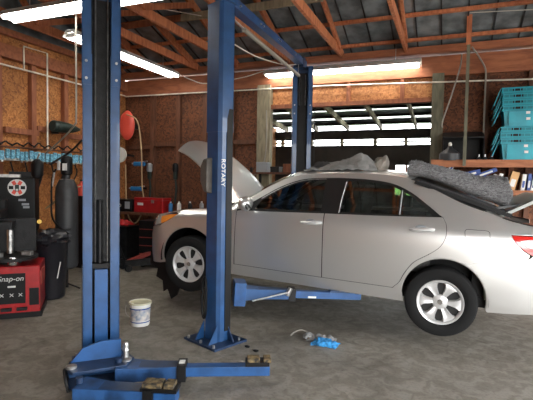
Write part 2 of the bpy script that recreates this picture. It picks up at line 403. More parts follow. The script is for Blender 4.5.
for o in list(S.objects):
    if o.name.startswith('roof_truss') and o.type == 'EMPTY' and 'group' in o.keys(): del o['group']
tag(MB().bar((-3.95, 6.1, 4.14), (-1.68, 6.1, 4.16), .04, .11).build('brace_board', M['pale']), 'pale brace board nailed across the roof trusses', 'board')
tag(MB().bar((0, 0, 0), (2.3, 0, .02), .03, .09).build('brace_board', M['stud']), 'red-brown brace board across the trusses above the raised hood', 'board').location = (-6.2, 6.3, 4.2)

# lean-to seen through the opening in the back wall
lt = MB()
def lz(y): return 3.45-.085*(y-8.0)
rf = thing('lean_to_roof', 'low lean-to roof with milky panels behind the back wall opening', 'roof', (-1.8, 10, 0))
for x in (-4.2, -3.35, -2.5, -1.65, -.8, .05, .9): MB().bar((x+1.8, -2.0, lz(8.0)-.09), (x+1.8, 1.9, lz(11.9)-.09), .05, .13).build('rafter', M['pale'], rf)
for y in (8.5, 9.3, 10.1, 10.9, 11.7): MB().bar((-3, y-10, lz(y)+.0), (3, y-10, lz(y)+.0), .07, .05).build('purlin', M['blackbrown'], rf)
def strip(y0, y1, m, nm): MB().add([(-3, y0-10, lz(y0)+.03), (3, y0-10, lz(y0)+.03), (3, y1-10, lz(y1)+.03), (-3, y1-10, lz(y1)+.03)]+[(-3, y0-10, lz(y0)+.045), (3, y0-10, lz(y0)+.045), (3, y1-10, lz(y1)+.045), (-3, y1-10, lz(y1)+.045)], [(0, 1, 2, 3), (7, 6, 5, 4), (0, 4, 5, 1), (1, 5, 6, 2), (2, 6, 7, 3), (3, 7, 4, 0)]).build(nm, m, rf)
for a, b_ in ((8.0, 9.5), (9.62, 10.25), (10.45, 10.95), (11.35, 12.1)): strip(a, b_, M['sheet'], 'roof_sheet')
for a, b_ in ((9.5, 9.62), (10.25, 10.45), (10.95, 11.35)): strip(a, b_, M['milky'], 'milky_panel')
tag(MB().b(-4.6, .9, 11.95, 12.1, 2.76, 3.0).build('eave_beam', M['blackbrown']), 'dark eave beam of the lean-to behind the back wall', 'beam')
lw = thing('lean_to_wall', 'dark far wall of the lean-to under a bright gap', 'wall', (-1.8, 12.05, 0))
MB().b(-2.8, .51, -.04, .04, 0, 2.60).b(1.01, 2.7, -.04, .04, 0, 2.60).b(.51, 1.01, -.04, .04, 0, 1.3).b(.51, 1.01, -.04, .04, 2.08, 2.60).build('boarding', M['blackbrown'], lw)
for x in (-2.6, -1.75, -.9, -.02, .75, 1.6, 2.4): MB().b(x-.04, x+.04, -.05, .05, 2.6, 2.82).build('stud', M['pale'], lw)
MB().b(.76, .80, -.03, .03, 1.3, 2.08).build('mullion', M['stud'], lw)
MB().b(-2.8, 2.7, -.02, .02, 2.665, 2.70).build('rail', M['blackbrown'], lw)
tag(MB().b(-4.65, -4.6, 8.0, 12.1, 0, 3.1).build('lean_to_end_wall', M['osb_header']), 'orange strand-board end wall inside the lean-to', 'wall')
tag(MB().b(.9, .95, 8.0, 12.1, 0, 3.1).build('lean_to_end_wall', M['blackbrown']), 'dark end wall of the lean-to behind the tote shelf', 'wall')
for i, (x, y, s) in enumerate(((-3.9, 18, .9), (-.7, 18, 1.0), (2.8, 18, 1.0), (-7.4, 18, 1.0))):
    tag(MB().blob((0, 0, s*.8), (1.5*s, 1., s), i, .5, 16, 4).build('hedge', M['leaf']), ['green hedge far behind the lean-to gap, left of centre', 'green hedge far behind the lean-to window', 'green hedge far behind the tote shelf', 'green hedge far behind the raised hood'][i], 'hedge').location = (x, y, -.05)

# ------------------------------------------------------------------ ceiling lamps
def lamp(loc, rz, label, L=2.44):
    t = thing('fluorescent_lamp', label, 'lamp', loc, rz)
    MB().add([(0, -.06, .09), (0, .06, .09), (0, .15, 0.0), (0, .14, 0), (0, .05, .05), (0, -.05, .05), (0, -.14, 0), (0, -.15, 0)] + [(L, -.06, .09), (L, .06, .09), (L, .15, 0.0), (L, .14, 0), (L, .05, .05), (L, -.05, .05), (L, -.14, 0), (L, -.15, 0)],
             [tuple(range(8)), tuple(range(15, 7, -1))]+[(i, (i+1) % 8, 8+(i+1) % 8, 8+i) for i in range(8)]).build('reflector', M['lightbody'], t)
    for y in (-.07, .07):
        MB().cyl((.04, y, .0), (L-.04, y, .0), .03, n=12).build('tube', M['tube'], t)
    for x in (.02, L-.02): MB().box((x, 0, .012), (.035, .17, .05)).build('lamp_holder', M['lightbody'], t)
    for x in (.4, L-.4): MB().cyl((x, 0, .09), (x, 0, .32), .006, n=6).build('hanger', M['steel'], t)
    return t
lamp((-5.2, 4.08, 3.60), 0, 'fluorescent lamp at top left, crossing behind the near blue post')
lamp((-4.95, 4.85, 3.60), pi/2, 'long fluorescent lamp running towards the back left corner', 2.6)
lamp((-3.15, 7.66, 3.53), 0, 'long horizontal fluorescent lamp in front of the back wall header', 2.68)

# ------------------------------------------------------------------ wall pipes and cables
def pipe(name, pts, r, m, label, cat, n=8, loc=None):
    o = MB().tube(pts, r, n).build(name, m); return tag(o, label, cat)
pipe('conduit', [(XL+.11, 3.0, 3.33), (XL+.11, 7.75, 3.36)], .014, M['conduit'], 'pale conduit running along the left wall', 'conduit')
pipe('conduit', [(XL+.11, 7.77, 3.35), (-2, 7.77, 3.31), (1, 7.77, 3.22), (3.5, 7.77, 3.18)], .013, M['conduit'], 'pale conduit running across the whole back wall', 'conduit')
pipe('conduit', [(XL+.16, 5.27, 3.34), (XL+.16, 5.27, 3.70), (XL+.16, 5.72, 3.71), (XL+.16, 5.72, 2.10)], .014, M['conduit'], 'pale conduit with a square loop dropping to the blue tool rail', 'conduit')
pipe('air_pipe', spl([(-4.29, 4.3, 4.0), (-4.29, 4.3, 3.0), (-4.29, 4.3, 2.40), (-4.32, 4.3, 2.28), (-4.65, 4.4, 2.11), (-5.02, 4.5, 1.95)], 6), .011, M['hosegrey'], 'grey pipe hanging left of the near blue post and bending back to the filter', 'pipe')
pipe('extension_cable', spl([(-4.72, 7.4, 3.57), (-4.6, 7.5, 3.52), (-4.35, 7.6, 3.46), (-3.6, 7.6, 3.52), (-3.2, 7.6, 3.60), (-2.9, 7.6, 3.62)], 6), .009, M['wirew'], 'white cable linking the two lamps along the wall top', 'cable')
pipe('pull_cable', [(-4.3, 5.4, 4.15), (-3.3, 5.6, 3.93)], .007, M['wirew'], 'thin white cable crossing the roof left of the second blue post', 'cable')
pipe('pull_cable', [(.19, 6.9, 4.0), (1.2, 6.6, 3.83), (1.9, 6.6, 3.75)], .006, M['wirew'], 'thin white cable running right from the hanging timber post', 'cable')
pipe('air_hose', spl([(-5.98, 7.3, 2.9), (-5.72, 7.3, 2.75), (-5.62, 7.3, 2.2), (-5.6, 7.3, 1.5), (-5.55, 7.3, 1.1), (-5.72, 7.28, .75), (-5.9, 7.28, .85), (-5.98, 7.3, 1.2), (-6.0, 7.3, 1.9)], 8), .013, M['hoseg'], 'tan air hose hanging in a loop below the red reel', 'hose')
pipe('air_hose', spl([(.12, 7.6, 3.62), (.10, 7.5, 3.4), (0, 7.45, 3.0), (-.12, 7.5, 2.6), (-.12, 7.5, 2.5)], 8), .011, M['hosegrey'], 'grey hose hanging left of the timber post above the shelf', 'hose')
pipe('conduit', spl([(.26, 7.7, 3.75), (.36, 7.7, 3.6), (.46, 7.7, 3.4), (.47, 7.7, 3.2)], 5)+[Vector((.47, 7.7, 2.1))], .013, M['hosegrey'], 'grey conduit dropping to the shelf left of the teal totes', 'conduit')
pp = thing('hanging_post', 'weathered timber post hanging from the roof down to the shelf edge', 'post', (.2, 7.22, 1.9))
MB().b(-.035, .035, -.03, .03, 1.75, 2.5).build('timber', M['rafter'], pp); MB().b(-.022, .022, -.022, .022, 0, 1.78).build('lower_bar', M['greenwood'], pp)
pipe('hanging_rod', [(-2.18, 7.55, 1.6), (-2.18, 7.55, 2.9)], .008, M['blackm'], 'thin dark rod standing right of the far blue post', 'rod')
pipe('air_hose', spl([(-3.1, 7.6, 2.9), (-3.05, 7.5, 2.4), (-3.1, 7.5, 1.95), (-3.3, 7.5, 1.7)], 8), .012, M['hosegrey'], 'grey hose dangling beside the pale timber jamb', 'hose')

# ------------------------------------------------------------------ two-post lift columns
def column(loc, rz, label, H, ext, w=.32, dp=.20, face=True):
    """opening towards local -Y; lips turned in; centre of the footprint at the origin"""
    t = thing('lift_column', label, 'lift column', loc, rz)
    th = .012; lip = .075; z0, z1 = .02, ext+.0
    x, y = w/2, dp/2
    def chan(z0, z1, g, m, nm):
        X, Y = x+g, y+g
        poly = [(-X, -Y), (-X+lip, -Y), (-X+lip, -Y+th), (-X+th, -Y+th), (-X+th, Y-th), (X-th, Y-th), (X-th, -Y+th), (X-lip, -Y+th), (X-lip, -Y), (X, -Y), (X, Y-.03), (X-.03, Y), (-X+.03, Y), (-X, Y-.03)]
        # split into convex pieces so it renders clean
        q = MB()
        q.b(-X, -X+lip, -Y, -Y+th, z0, z1).b(X-lip, X, -Y, -Y+th, z0, z1)
        q.b(-X, -X+th, -Y, Y-.03, z0, z1).b(X-th, X, -Y, Y-.03, z0, z1)
        q.b(-X+.03, X-.03, Y-th, Y, z0, z1)
        for s in (-1, 1): q.add([(s*X, Y-.03, z0), (s*(X-.03), Y, z0), (s*(X-.03), Y-th, z0), (s*(X-th), Y-.03, z0), (s*X, Y-.03, z1), (s*(X-.03), Y, z1), (s*(X-.03), Y-th, z1), (s*(X-th), Y-.03, z1)], [(0, 1, 2, 3), (7, 6, 5, 4), (0, 4, 5, 1), (1, 5, 6, 2), (2, 6, 7, 3), (3, 7, 4, 0)])
        return q.build(nm, m, t)
    chan(z0, ext, 0, M['blue'], 'channel'); chan(ext-.25, H, .006, M['blue'], 'extension')
    for s in (-1, 1):
        for z in (ext-.06, ext-.2): MB().cyl((s*(x-.03), -y-.006, z), (s*(x-.03), -y-.02, z), .011, n=8).build('bolt', M['steel'], t)
    bp = MB().b(-.24, .25, -.20, .22, 0, .022).build('base_plate', M['navy'], t)
    for a, b_ in ((-.2, -.13), (.2, -.13), (-.2, .2), (.2, .2), (0, .2)): MB().cyl((a, b_, .022), (a, b_, .05), .013, n=6).build('anchor_bolt', M['steel'], bp)
    for s in (-1, 1):
        MB().add([(s*x, -.06, .02), (s*(x+.09), -.06, .02), (s*x, -.06, .17), (s*x, -.05, .02), (s*(x+.09), -.05, .02), (s*x, -.05, .17)], [(0, 1, 2), (5, 4, 3), (0, 3, 4, 1), (1, 4, 5, 2), (2, 5, 3, 0)]).build('gusset', M['navy'], t)
        MB().add([(s*.1, y, .02), (s*.1, y+.11, .02), (s*.1, y, .2), (s*.11, y, .02), (s*.11, y+.11, .02), (s*.11, y, .2)], [(0, 1, 2), (5, 4, 3), (0, 3, 4, 1), (1, 4, 5, 2), (2, 5, 3, 0)]).build('gusset', M['blue'], t)
    MB().cyl((-.045, .02, .1), (-.045, .02, H-.1), .006, n=6).build('cable', M['steel'], t); MB().cyl((.055, .02, .1), (.055, .02, H-.1), .006, n=6).build('cable', M['steel'], t)
    MB().b(-x+.07, x-.07, .05, y-th, .1, ext+.5).build('dark_back_sheet', M['blackm'], t)  # dark sheet stands in for the shade deep inside the channel
    MB().b(-x, x, -y, y, H, H+.012).build('top_cap', M['blue'], t)
    return t
# near column: opening faces the camera
c1 = column((-2.785, 3.07, 0), R(44), 'near blue lift post at left with its open channel facing us', 4.2, 2.66, .295, .21)
MB().b(-.052, .052, -.10, .03, .12, .86).build('carriage', M['blue_b'], c1)
MB().cyl((-.01, -.02, .86), (-.01, -.02, 1.45), .022, n=12).build('ram_rod', M['blackm'], c1); MB().box((0, -.02, .885), (.16, .1, .04)).build('carriage_head', M['black'], c1)
MB().b(-.155, -.149, -.10, -.03, .12, .9).build('rub_strip', M['blackm'], c1)
# second column: back and right side towards the camera
c2 = column((-2.15, 4.02, 0), R(180-22), 'tall blue lift post in front of the car with vertical white lettering', 3.36, 2.36, .225, .16)
# (local -Y now points into the bay) black runner down the right edge, rubber bumper, lettering
MB().b(-.120, -.1125, -.080, -.005, .12, 2.24).build('black_runner', M['black'], c2)
MB().add([(-.1125, -.005, 2.24), (-.120, -.005, 2.24), (-.120, -.08, 2.24), (-.1125, -.08, 2.24), (-.1125, -.03, 2.34), (-.120, -.03, 2.34), (-.120, -.08, 2.34), (-.1125, -.08, 2.34)], [(3, 2, 1, 0), (4, 5, 6, 7), (0, 1, 5, 4), (1, 2, 6, 5), (2, 3, 7, 6), (3, 0, 4, 7)]).build('runner_tip', M['black'], c2)
g = MB().add([(.0, .075, 1.50), (.06, .075, 1.50), (.125, .075, 1.60), (.125, .075, 1.78), (.07, .075, 1.86), (.0, .075, 1.86), (.0, .15, 1.52), (.05, .15, 1.52), (.105, .15, 1.62), (.105, .15, 1.77), (.06, .15, 1.84), (.0, .15, 1.84)],
        [tuple(range(6)), tuple(range(11, 5, -1))]+[(i, (i+1) % 6, 6+(i+1) % 6, 6+i) for i in range(6)]).build('lock_cover', M['coverbrown'], c2, bevel=.012)
g2 = MB().tube(spl([(.07, .10, .66), (.10, .11, .58), (.10, .11, .32), (.07, .11, .24), (.04, .11, .32), (.04, .11, .58), (.07, .10, .66)], 4), .013, 8).build('rubber_loop', M['black'], c2)
text_mesh('lettering', 'ROTARY', .070, M['white'], c2, Matrix.Translation((-.1135, .036, 1.71)) @ Matrix.Rotation(-pi/2, 4, 'Z') @ Matrix.Rotation(pi/2, 4, 'X') @ Matrix.Rotation(-pi/2, 4, 'Z'))
# third column beyond the car
c3 = column((-2.33, 7.28, 0), R(22), 'far blue lift post rising behind the car roof', 3.52, 2.95, .32, .22)
MB().b(-.07, .07, -.03, .04, .5, 2.9).build('carriage', M['black'], c3)
MB().tube([(.2, -.08, 2.62), (.17, -.1, 2.58)], .02, 8).build('latch', M['steel'], c3)
# crossbeam
A, B = Vector((-2.10, 3.98, 3.43)), Vector((-2.33, 7.24, 3.59))
cb = thing('lift_crossbeam', 'blue overhead crossbeam joining the two lift posts', 'beam', A)
L = B-A
MB().bar((0, -.15, 0), L+Vector((0, .1, 0)), .11, .10).build('beam', M['blue'], cb)
for k in (.1, .3, .33, .52, .55, .8): MB().cyl(L*k+Vector((.05, 0, .0)), L*k+Vector((.068, 0, .0)), .012, n=8).build('bolt', M['steel'], cb)
MB().b(-.06, .1, -.05, .1, -.06, .08).build('end_bracket', M['blue'], cb)
MB().box(L+Vector((.0, -.12, -.02)), (.16, .12, .16)).build('end_bracket', M['navy'], cb)
sb = thing('shutoff_bar', 'grey padded shutoff bar slung under the blue crossbeam', 'bar', A+Vector((.0, .2, -.12)))
MB().cyl(L*.12+Vector((-.02, 0, -.03)), L*.88+Vector((-.02, 0, -.10)), .028, n=12).build('padding', M['hosegrey'], sb)
MB().cyl((-.02, -.05, -.0), L*.13+Vector((-.02, 0, -.03)), .012, n=8).build('rod_end', M['steel'], sb); MB().cyl((0, .02, 0), (0, .02, .09), .006, n=6).build('hanger', M['steel'], sb); MB().cyl(L*.85+Vector((0, 0, -.09)), L*.85+Vector((0, 0, .06)), .006, n=6).build('hanger', M['steel'], sb)
pipe('safety_cable', spl([(-2.2, 4.3, 3.1), (-2.3, 5.3, 3.2), (-2.4, 6.6, 3.42), (-2.35, 7.1, 3.55)], 6), .008, M['wirew'], 'sagging white cable below the crossbeam', 'cable')

# arm under the car from the second column
def arm(par, loc, rz, label, Lo, Li, z0, tilt=0, pad=True, w0=.16, w1=.10):
    t = bpy.data.objects.new('arm', None); COL.objects.link(t); t.empty_display_size = .1; t['label'] = label
    cm = Matrix.Translation(par.location) @ Matrix.Rotation(par.rotation_euler.z, 4, 'Z')
    t.parent = par; t.matrix_parent_inverse = cm.inverted(); t.location = loc; t.rotation_euler = (0, tilt, rz)
    q = MB(); h = .05
    vs = []
    for x, w in ((0, w0/2+.03), (.22, w0/2), (Lo, w1/2)):
        for a, c in ((-1, -1), (1, -1), (1, 1), (-1, 1)): vs.append((x, a*w, c*(h if x > .1 else h*1.25)))
    q.add(vs, [(3, 2, 1, 0), (8, 9, 10, 11)]+[(4*i+k, 4*i+(k+1) % 4, 4*i+4+(k+1) % 4, 4*i+4+k) for i in (0, 1) for k in range(4)])
    q.build('outer_arm', M['blue'] if loc[2] > .3 else M['dirtyblue'], t, bevel=.004)
    MB().b(Lo-.25, Lo+Li, -w1/2+.012, w1/2-.012, -.036, .038).build('inner_arm', M['blue_b'], t, bevel=.003)
    MB().box((Lo-.02, 0, 0), (.07, w1+.035, .13)).build('sleeve', M['black'], t)
    MB().cyl((0, 0, -.075), (0, 0, .10), .028, n=14).build('pivot_pin', M['navy'], t)
    MB().b(.10, Lo-.06, -w1/2, w1/2, .05, .053).build('worn_top', M['navy'], t)
    return t
a2 = arm(c2, (-1.98, 4.26, .46), atan2(.72, 1.22), 'raised blue lift arm reaching under the silver car sill', .55, .75, .46, R(3))
MB().b(-.09, .03, -.12, .12, -.12, .12).build('bracket', M['blue_b'], a2, bevel=.006)
MB().b(-.06, .05, -.09, .09, -.09, -.05).build('bracket_lip', M['blackm'], a2)
MB().b(.95, 1.30, -.038, .038, .035, .06).build('end_tongue', M['navy'], a2)
pd = MB().cyl((1.26, 0, .03), (1.26, 0, .09), .05, n=16).build('pad', M['rubber'], a2)
MB().cyl((.5, -.09, .04), (.08, -.26, -.02), .009, n=8).build('handle_rod', M['steel'], a2); MB().cyl((.47, -.08, .0), (.5, -.08, .08), .025, n=12).build('lock_knob', M['steel'], a2)
MB().box((.75, -.041, -.02), (.09, .004, .02)).build('sticker', M['white'], a2)
a3 = arm(c3, (-2.2, 7.02, .46), R(-35), 'raised lift arm under the far side of the car', .55, .7, .46)

# yoke and arms of the near column, lying on the floor
yk = bpy.data.objects.new('yoke', None); COL.objects.link(yk); yk.parent = c1
yk.matrix_parent_inverse = (Matrix.Translation(c1.location) @ Matrix.Rotation(R(44), 4, 'Z')).inverted(); yk.location = (-2.57, 2.81, 0); yk.rotation_euler = (0, 0, R(44))
def plate(pts, z0, z1, m, nm, p=yk): return MB().prism(pts, z0, z1).build(nm, m, p, bevel=.004)
plate([(-.23, -.14), (-.19, -.22), (.20, -.20), (.27, -.06), (.24, .03), (-.22, .02)], .16, .185, M['navy'], 'top_plate')
plate([(-.23, -.14), (-.19, -.22), (.20, -.20), (.27, -.06), (.24, .03), (-.22, .02)], .04, .065, M['navy'], 'bottom_plate')
plate([(-.23, -.03), (.23, -.03), (.23, .0), (-.23, .0)], .065, .16, M['blue'], 'web_plate')
MB().add([(-.21, -.02, .185), (.17, -.02, .185), (.17, -.02, .33), (.02, -.02, .33), (-.12, -.02, .29), (-.21, -.0, .185), (.17, -.0, .185), (.17, -.0, .33), (.02, -.0, .33), (-.12, -.0, .29)],
         [tuple(range(5)), tuple(range(9, 4, -1))]+[(i, (i+1) % 5, 5+(i+1) % 5, 5+i) for i in range(5)]).build('shield_plate', M['blue_b'], yk)
MB().lathe([(.0, .186), (.045, .186), (.045, .20), (.025, .215), (.02, .26), (.026, .27), (.02, .285), (.024, .31), (.018, .33), (0, .335)], 16, Matrix.Translation((.20, -.11, 0))).build('grease_fitting', M['steel'], yk)
MB().lathe([(0, .186), (.04, .186), (.04, .205), (0, .21)], 16, Matrix.Translation((-.2, -.13, 0))).build('pin_cap', M['steel'], yk)
rr = MB().tube(spl([(-.22, .0, .02), (-.25, -.08, .16), (-.24, -.15, .1), (-.22, -.17, .02)], 5), .012, 8).build('cable_guard', M['blackm'], yk)
a1 = arm(c1, (-2.38, 2.82, .115), atan2(3.32-2.80, -1.30+2.38), 'near floor-level blue lift arm with a scuffed end pad pointing right', .52, .68, .1, 0, True, .17, .12)
MB().box((1.10, 0, .06), (.19, .115, .03)).build('pad_holder', M['black'], a1); MB().box((1.07, 0, .085), (.10, .10, .035)).build('rubber_pad', M['rust'], a1, bevel=.006); MB().box((1.18, 0, .085), (.06, .10, .035)).build('rubber_pad', M['rust'], a1, bevel=.006)
MB().box((.5, -.0, .068), (.045, .06, .006)).build('sticker', M['white'], a1)
a1b = arm(c1, (-2.42, 2.45, .105), atan2(.22, .70), 'nearest short blue lift arm cut off by the bottom of the picture', .55, .17, .1, 0, True, .15, .13)
MB().box((.60, 0, .06), (.26, .13, .025)).build('pad_holder', M['black'], a1b); MB().box((.55, .0, .085), (.14, .11, .035)).build('rubber_pad', M['rust'], a1b, bevel=.006); MB().box((.67, 0, .085), (.07, .11, .035)).build('rubber_pad', M['rust'], a1b, bevel=.006)

# ------------------------------------------------------------------ the car
SC = 1.048
def lerp(t, pts):
    if t <= pts[0][0]: return pts[0][1]
    for (a, b_), (c, d) in zip(pts, pts[1:]):
        if t <= c: return b_+(d-b_)*(t-a)/(c-a)
    return pts[-1][1]
class Curve:                                         # smooth monotone-ish interpolation of y over x
    def __init__(s, pts):
        s.t = [(p.x, p.y) for p in spl([(a, b_, 0) for a, b_ in pts], 10)]
    def __call__(s, x): return lerp(x, s.t)
plan = spl([(-.86, 0, 0), (-.85, .2, 0), (-.80, .42, 0), (-.70, .62, 0), (-.60, .75, 0), (-.48, .84, 0), (-.3, .885, 0), (0, .90, 0), (.6, .908, 0), (1.2, .91, 0), (2.0, .91, 0), (2.8, .905, 0), (3.2, .89, 0), (3.5, .84, 0), (3.68, .73, 0), (3.79, .5, 0), (3.84, .25, 0), (3.85, 0, 0)], 10)
al = [0]
for a, b_ in zip(plan, plan[1:]): al.append(al[-1]+(b_-a).length)
k0 = min(range(len(plan)), key=lambda i: abs(plan[i].x-1.0)); off = plan[k0].x-al[k0]
ul = [a+off for a in al]; UN, UT = ul[0], ul[-1]
CX = list(zip(ul, [p.x for p in plan])); CY = list(zip(ul, [p.y for p in plan]))
YP = Curve([(0.0, .84), (.18, .865), (.30, .885), (.5, .905), (.75, .912), (.88, .90), (.95, .875), (1.0, .845), (1.1, .79), (1.2, .735), (1.3, .68), (1.38, .635), (1.46, .59)])
EZ = Curve([(-.9, .66), (-.75, .71), (-.6, .76), (-.36, .815), (-.16, .86), (.19, .905), (.36, .93), (.504, .962), (.72, 1.065), (.92, 1.21), (1.16, 1.335), (1.41, 1.386), (1.65, 1.406), (1.89, 1.420), (2.2, 1.415), (2.456, 1.375), (2.68, 1.285), (2.91, 1.185), (3.128, 1.115), (3.315, 1.056), (3.5, 1.02), (3.7, 1.0), (3.9, .98)])
def side(u, z, s=-1, off=0.):
    cx, cy = lerp(u, CX), lerp(u, CY); k = YP(z)/.91
    e = EZ(cx); rnd = 0
    if cx < .62 or cx > 3.0:
        d = z-(e-.10)
        if d > 0: rnd = .055*(d/.10)**2*min(1, abs(cx-(.62 if cx < .62 else 3.0))*4)
    w = max(0, 1-cy/.88)
    x = cx
    if cx < 0: x += w*max(0, z-.5)*.55 + w*max(0, .3-z)*.4
    if cx > 3: x -= w*max(0, z-.8)*.25 + w*max(0, .3-z)*.4
    y = cy*k-rnd-off
    return Vector((x-2.776, s*max(y, 0), z))*SC
def snorm(u, z, s):
    h = .006
    a = side(u+h, z, s)-side(u-h, z, s); b_ = side(u, z+h, s)-side(u, z-h, s)
    n = a.cross(b_)
    if n.length < 1e-12: return Vector((0, s, 0))
    n.normalize()
    out = Vector((lerp(u, CX)-1.4, 0, 0))*.0+Vector((0, s, 0))
    if abs(n.y) < .05: out = Vector((1 if u > 1 else -1, 0, 0))
    return n if n.dot(out) > 0 else -n
def pip(p, poly):
    x, y = p; c = False; n = len(poly); j = n-1
    for i in range(n):
        xi, yi = poly[i]; xj, yj = poly[j]
        if (yi > y) != (yj > y) and x < (xj-xi)*(y-yi)/(yj-yi)+xi: c = not c
        j = i
    return c
def dense(poly, step=.03):
    out = []
    for i in range(len(poly)):
        a = Vector(poly[i]); b_ = Vector(poly[(i+1) % len(poly)]); n = max(1, int((b_-a).length/step))
        for k in range(n): out.append(tuple(a+(b_-a)*k/n))
    return out
def inset(poly, d):
    ar = sum(poly[i-1][0]*poly[i][1]-poly[i][0]*poly[i-1][1] for i in range(len(poly))); sg = 1 if ar > 0 else -1
    out = []; n = len(poly)
    for i in range(n):
        a, b_, c = Vector(poly[i-1]), Vector(poly[i]), Vector(poly[(i+1) % n])
        e1 = (b_-a).normalized() if (b_-a).length > 1e-9 else Vector((1, 0)); e2 = (c-b_).normalized() if (c-b_).length > 1e-9 else e1
        n1 = Vector((-e1.y, e1.x))*sg; n2 = Vector((-e2.y, e2.x))*sg; m = n1+n2
        if m.length < .3: m = n1
        m.normalize(); q = b_+m*d/max(.5, m.dot(n1)); out.append((q.x, q.y))
    return out
def panel(name, poly, m, parent, s=-1, gap=.0028, off=0., holes=(), grid=.045, label=None, lip=.012):
    P = dense(inset(dense(poly), gap) if gap else poly, .03)
    loops = [P]+[dense(h, .02) for h in holes]
    vs = []; es = []
    for lp in loops:
        o = len(vs); vs += [Vector(p) for p in lp]; es += [(o+i, o+(i+1) % len(lp)) for i in range(len(lp))]
    x0, x1 = min(p[0] for p in P), max(p[0] for p in P); z0, z1 = min(p[1] for p in P), max(p[1] for p in P)
    bnd = [v.copy() for v in vs]
    nx, nz = int((x1-x0)/grid)+1, int((z1-z0)/grid)+1
    for i in range(nx+1):
        for j in range(nz+1):
            p = (x0+(i+.5*(j % 2))*grid, z0+j*grid)
            if pip(p, P) and not any(pip(p, h) for h in loops[1:]) and min((b_.x-p[0])**2+(b_.y-p[1])**2 for b_ in bnd) > (.014)**2: vs.append(Vector(p))
    v2, e2, f2, *_ = delaunay_2d_cdt(vs, es, [], 0, 1e-5)
    F = []
    for f in f2:
        c = (sum(v2[i].x for i in f)/len(f), sum(v2[i].y for i in f)/len(f))
        if pip(c, P) and not any(pip(c, h) for h in loops[1:]): F.append(tuple(f) if s < 0 else tuple(reversed(f)))
    used = sorted({i for f in F for i in f}); mp = {i: k for k, i in enumerate(used)}
    me = bpy.data.meshes.new(name)
    co_ = [side(v2[i].x, v2[i].y, s, off) for i in used]; no_ = [snorm(v2[i].x, v2[i].y, s) for i in used]
    F = [tuple(mp[i] for i in f) for f in F]
    if lip:   # folded edge so the panel has thickness
        from collections import Counter
        ec = {}
        for f in F:
            for k in range(len(f)):
                a, b_ = f[k], f[(k+1) % len(f)]; ec[(a, b_)] = 1
        be = [(a, b_) for (a, b_) in ec if (b_, a) not in ec]
        idx = {}; 
        for a, b_ in be:
            for q in (a, b_):
                if q not in idx:
                    idx[q] = len(co_); co_.append(co_[q]-no_[q]*lip*SC); no_.append(no_[q])
        F += [(b_, a, idx[a], idx[b_]) for a, b_ in be]
    me.from_pydata([tuple(v) for v in co_], [], F)
    me.polygons.foreach_set('use_smooth', [True]*len(F)); me.materials.append(m)
    me.normals_split_custom_set_from_vertices([tuple(n) for n in no_])
    o = bpy.data.objects.new(name, me); COL.objects.link(o); o.parent = parent
    if label: o['label'] = label
    return o
car = thing('car', 'silver four-door sedan raised on the blue lift with hood and trunk open', 'car', (-.06, 5.67, .215)); car.rotation_euler = (0, R(2.4), 0)
def arc(cx, cz, r, a0, a1, n=18, rz=None):
    return [(cx+r*cos(R(a0+(a1-a0)*i/n)), cz+(rz or r)*sin(R(a0+(a1-a0)*i/n))) for i in range(n+1)]
FX, RX = .02, 2.80
fa = arc(FX, .30, .385, 196, -14, 26)       # front arch from front-bottom over to rear-bottom
ra = arc(RX, .28, .382, 194, -10, 26)
e_ = lambda xs: [(x, EZ(lerp(x, CX))) for x in xs]
rng = lambda a, b_, n: [a+(b_-a)*i/n for i in range(n+1)]
top_f = spl([(.65, .95, 0), (.745, 1.02, 0), (.853, 1.092, 0), (1.052, 1.222, 0), (1.244, 1.305, 0), (1.419, 1.338, 0), (1.616, 1.353, 0), (1.76, 1.359, 0), (2.016, 1.357, 0), (2.247, 1.330, 0), (2.433, 1.255, 0), (2.614, 1.135, 0), (2.735, 1.045, 0)], 5)
dlo_top = [(p.x, p.y) for p in top_f]
belt = lambda x: lerp(x, [(.6, .938), (.87, .945), (1.6, .983), (2.2, 1.008), (2.735, 1.04)])
rear_shut = [(p.x, p.y) for p in spl([(2.75, 1.04, 0), (2.785, .97, 0), (2.787, .86, 0), (2.74, .76, 0), (2.64, .675, 0), (2.52, .59, 0), (2.44, .47, 0), (2.40, .38, 0), (2.34, .315, 0)], 5)]
